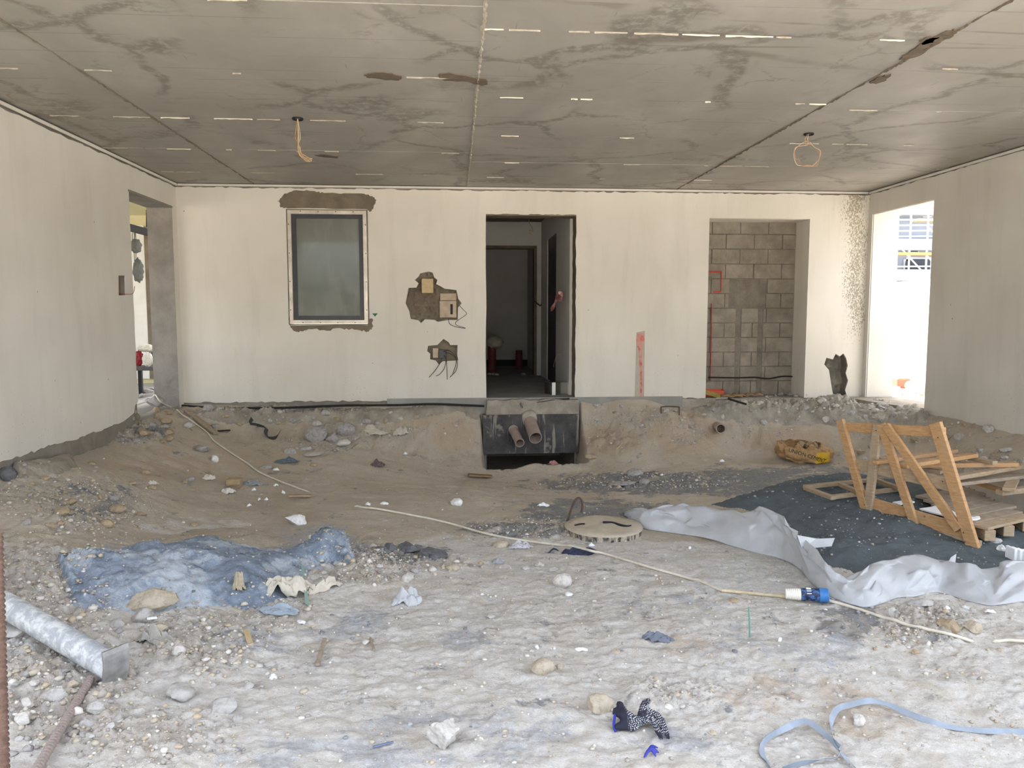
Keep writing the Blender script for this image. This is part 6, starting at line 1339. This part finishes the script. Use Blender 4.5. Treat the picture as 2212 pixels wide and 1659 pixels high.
sack('plastic_bag', 290, 330, 744, 761, by+.12, simple('clear_bag', srgb(214, 210, 196), .4, .15, 10), 'pale plastic bag lying over the shopping bags', 'bag', 4.7)
bc = PY(302, 786, by-.06); 
dg_ = simple('dark_beam', srgb(48, 48, 50), .6, .2, 8)
t = thing('dark_beam', 'dark horizontal beam high in the side room', 'beam', PY(300, 500, 12.0)); beam('beam', PY(270, 489, 12.0), PY(330, 505, 12.6), .08, .10, dg_, t)
beam('hanger', PY(318, 490, 12.5), PY(318, 430, 12.5), .03, .03, dg_, t)
gb = film('grey_thin_bag', srgb(120, 122, 118), .15, .4)
hb1 = sack('hanging_bag', 276, 299, 514, 547, 12.0, gb, 'grey thin bag hanging higher in the side room', 'bag', 6.1)
hb2 = sack('hanging_bag', 282, 303, 556, 610, 12.20, gb, 'grey thin bag hanging lower in the side room', 'bag', 7.4)
for hb_, x_, y0_, y1_, yy_ in ((hb1, 288, 494, 522, 12.15), (hb2, 292, 495, 565, 12.26)):
    for dx_ in (-2.5, 2.5): tube('handle', [PY(x_, y0_, yy_-.0), PY(x_+dx_, (y0_+y1_)/2, yy_), PY(x_+dx_*.6, y1_, yy_)], .006, gb, hb_, 5)
for i, (px, py) in enumerate(((318, 848), (334, 842), (326, 866), (306, 858), (340, 858))):
    p = PZ(px, py, -.055); bm = rock_bm(rnd, (.10-.01*i, .08, .05), 3, 8, .15); o = bmob('stone', bm, SM['grey'], None, ang=35); o.location = (p.x, p.y, -.04); tag(o, 'grey broken concrete in the side doorway', 'stone', 'broken concrete in the side doorway')
pq = PY(335, 853, 9.58); bm = rock_bm(rnd, (.12, .10, .08), 3, 8, .15); o = bmob('stone', bm, SM['grey'], None, ang=35); o.location = (pq.x-.01, pq.y, pq.z-.008-max(v.co.z for v in o.data.vertices)); tag(o, 'grey concrete lump under the white cable in the side doorway', 'stone')
# yard rubble
for px_, py_ in ((1972, 846), (1988, 850), (1936, 845)):
    p = PZ(px_, py_, -.10); PLACED.append((p.x, p.y, .12))
for px_, py_, r_ in ((1948, 838, .17), (1966, 832.5, .14), (1974, 833.5, .14), (1982, 834.5, .14), (1990, 835.8, .14), (1998, 836.6, .14), (2006, 837.4, .14)):
    p = PZ(px_, py_, -.04 if px_ > 1950 else -.10); PLACED.append((p.x, p.y, r_))
for i in range(46):
    s_ = rnd.uniform(.04, .12)
    for tr_ in range(80):
        px = rnd.uniform(1925, 2000); py = rnd.uniform(826, 884); p = PZ(px, py, -.10)
        if p.x > XR+.42+s_ and free(p.x, p.y, s_, 1.0): break
        s_ = max(.035, s_*.985)
    else: continue
    PLACED.append((p.x, p.y, s_)); bm = rock_bm(rnd, (s_, s_*.8, s_*.5), 2, 7, .12); o = bmob('stone', bm, SM[('pale', 'white', 'tan')[i % 3]], None, ang=35); o.location = (p.x, p.y, -.10+s_*.2); o.rotation_euler = (0, 0, rnd.uniform(0, 3)); o.name = 'rubble_lump'; tag(o, ('larger ' if s_ > .09 else 'smaller ')+('pale grey', 'whitish', 'tan')[i % 3]+' rubble lump in the yard beyond the tall opening', 'rubble', 'rubble in the sunlit yard')
p = PZ(1948, 838, -.10); o = box('red_crate', (p.x-.10, p.y-.05, -.11), (p.x+.12, p.y+.15, .06), simple('red_plastic', srgb(232, 96, 80), .5, .15, 10), None, .02); tag(o, 'small bright red bag of rubbish in the sunlit yard', 'bag'); o.name = 'red_bag'
o = beam('sack_roll', PZ(1962, 832, -.04), PZ(2010, 838, -.04), .22, .14, simple('sandy_sack', srgb(216, 200, 172), .8, .15, 10), None, bevel=.05); tag(o, 'sandy rolled sack lying in the sunlit yard', 'sack')
for i, (px, py) in enumerate(((1972, 846), (1988, 850), (1936, 845))):
    p = PZ(px, py, -.10); bm = rock_bm(rnd, (.10, .08, .05), 3, 7, .2); o = bmob('plastic_scrap', bm, simple('pink_plastic', srgb(226, 170, 170), .5, .3, 30), None, ang=25); o.location = (p.x, p.y, -.07); tag(o, 'pink plastic scrap among the yard rubble', 'plastic', 'pink scraps in the yard')
# concrete step in the opening, leaning slab
st_ = panel('opening_step', lambda a, b, d: (a, b, -.03-d), [(XR-.30, rdf+.05), (XR+.45, rdf+.05), (XR+.45, rdn+.02), (XR+.02, rdn+.02), (XR-.10, rdn+.25), (XR-.22, rdn+.7)], [], .20, MAT['rubble'], None); tag(st_, 'broken concrete threshold slab of the tall opening', 'threshold', kind='structure')
# scaffolded house far behind
by0 = 34.0; bt = thing('far_building', 'grey blue unfinished building behind scaffolding beyond the boundary wall', 'building', (22, by0, 0))
gb_ = simple('grey_blue_wall', srgb(150, 158, 170), .8, .08, 1); dk = simple('dark_opening', srgb(70, 76, 86), .6, .2, 2); lg = simple('light_concrete', srgb(196, 200, 202), .8, .1, 1)
box('wall', (13, by0, -.1), (34, by0+8, 14), gb_, bt)
fzs = [PY(1980, y, by0).z for y in (605, 545, 497, 458)]
for z_ in (PY(1980, 600, by0).z, PY(1980, 535, by0).z, PY(1980, 460, by0).z): box('floor_slab', (12.8, by0-.5, z_-.15), (34.2, by0, z_+.35), lg, bt)
for i, (xa, xb, ya, yb_) in enumerate(((1955, 2012, 595, 556), (1992, 2012, 470, 455), (1950, 1970, 595, 560), (1960, 1985, 548, 538))):
    a, b_ = PY(xa, ya, by0-.02), PY(xb, yb_, by0-.02); wn_ = box('window', (a.x, by0-.06, a.z), (b_.x, by0+.02, b_.z), lg, bt); box('pane', (a.x+.08, by0-.08, a.z+.08), (b_.x-.08, by0-.02, b_.z-.08), dk, wn_)
t = thing('scaffolding', 'pale tube scaffolding with an orange plank before the far building', 'scaffolding', (21, by0-2, 0))
sc = simple('pale_scaffold_tube', srgb(206, 210, 208), .5, .1, 3, 0); ys_ = by0-1.6
for x in (1925, 1962, 1999, 2036): p = PY(x, 600, ys_); tube('standard', [(p.x, ys_, -.1), (p.x, ys_, 9)], .045, sc, t, 8)
for y in (474, 486, 498, 510, 575, 588, 596, 604): a, b_ = PY(1900, y+1, ys_), PY(2060, y, ys_); tube('ledger', [a, b_], .035, sc, t, 8)
for a, b_ in (((1950, 540), (1992, 586)), ((1998, 548), (2018, 570)), ((1950, 588), (1965, 606)), ((2000, 486), (2020, 506))): tube('brace', [PY(*a, ys_-.05), PY(*b_, ys_-.05)], .035, sc, t, 8)
a, b_ = PY(1900, 548, ys_), PY(2060, 546, ys_); box('plank', (a.x, ys_-.1, a.z-.06), (b_.x, ys_+.5, a.z+.06), simple('orange_plank', srgb(226, 168, 112), .7), t)
a, b_ = PY(1980, 475, ys_), PY(2060, 475, ys_); box('plank', (a.x, ys_-.1, a.z-.05), (b_.x, ys_+.5, a.z+.05), simple('sand_plank', srgb(228, 206, 170), .7), t)
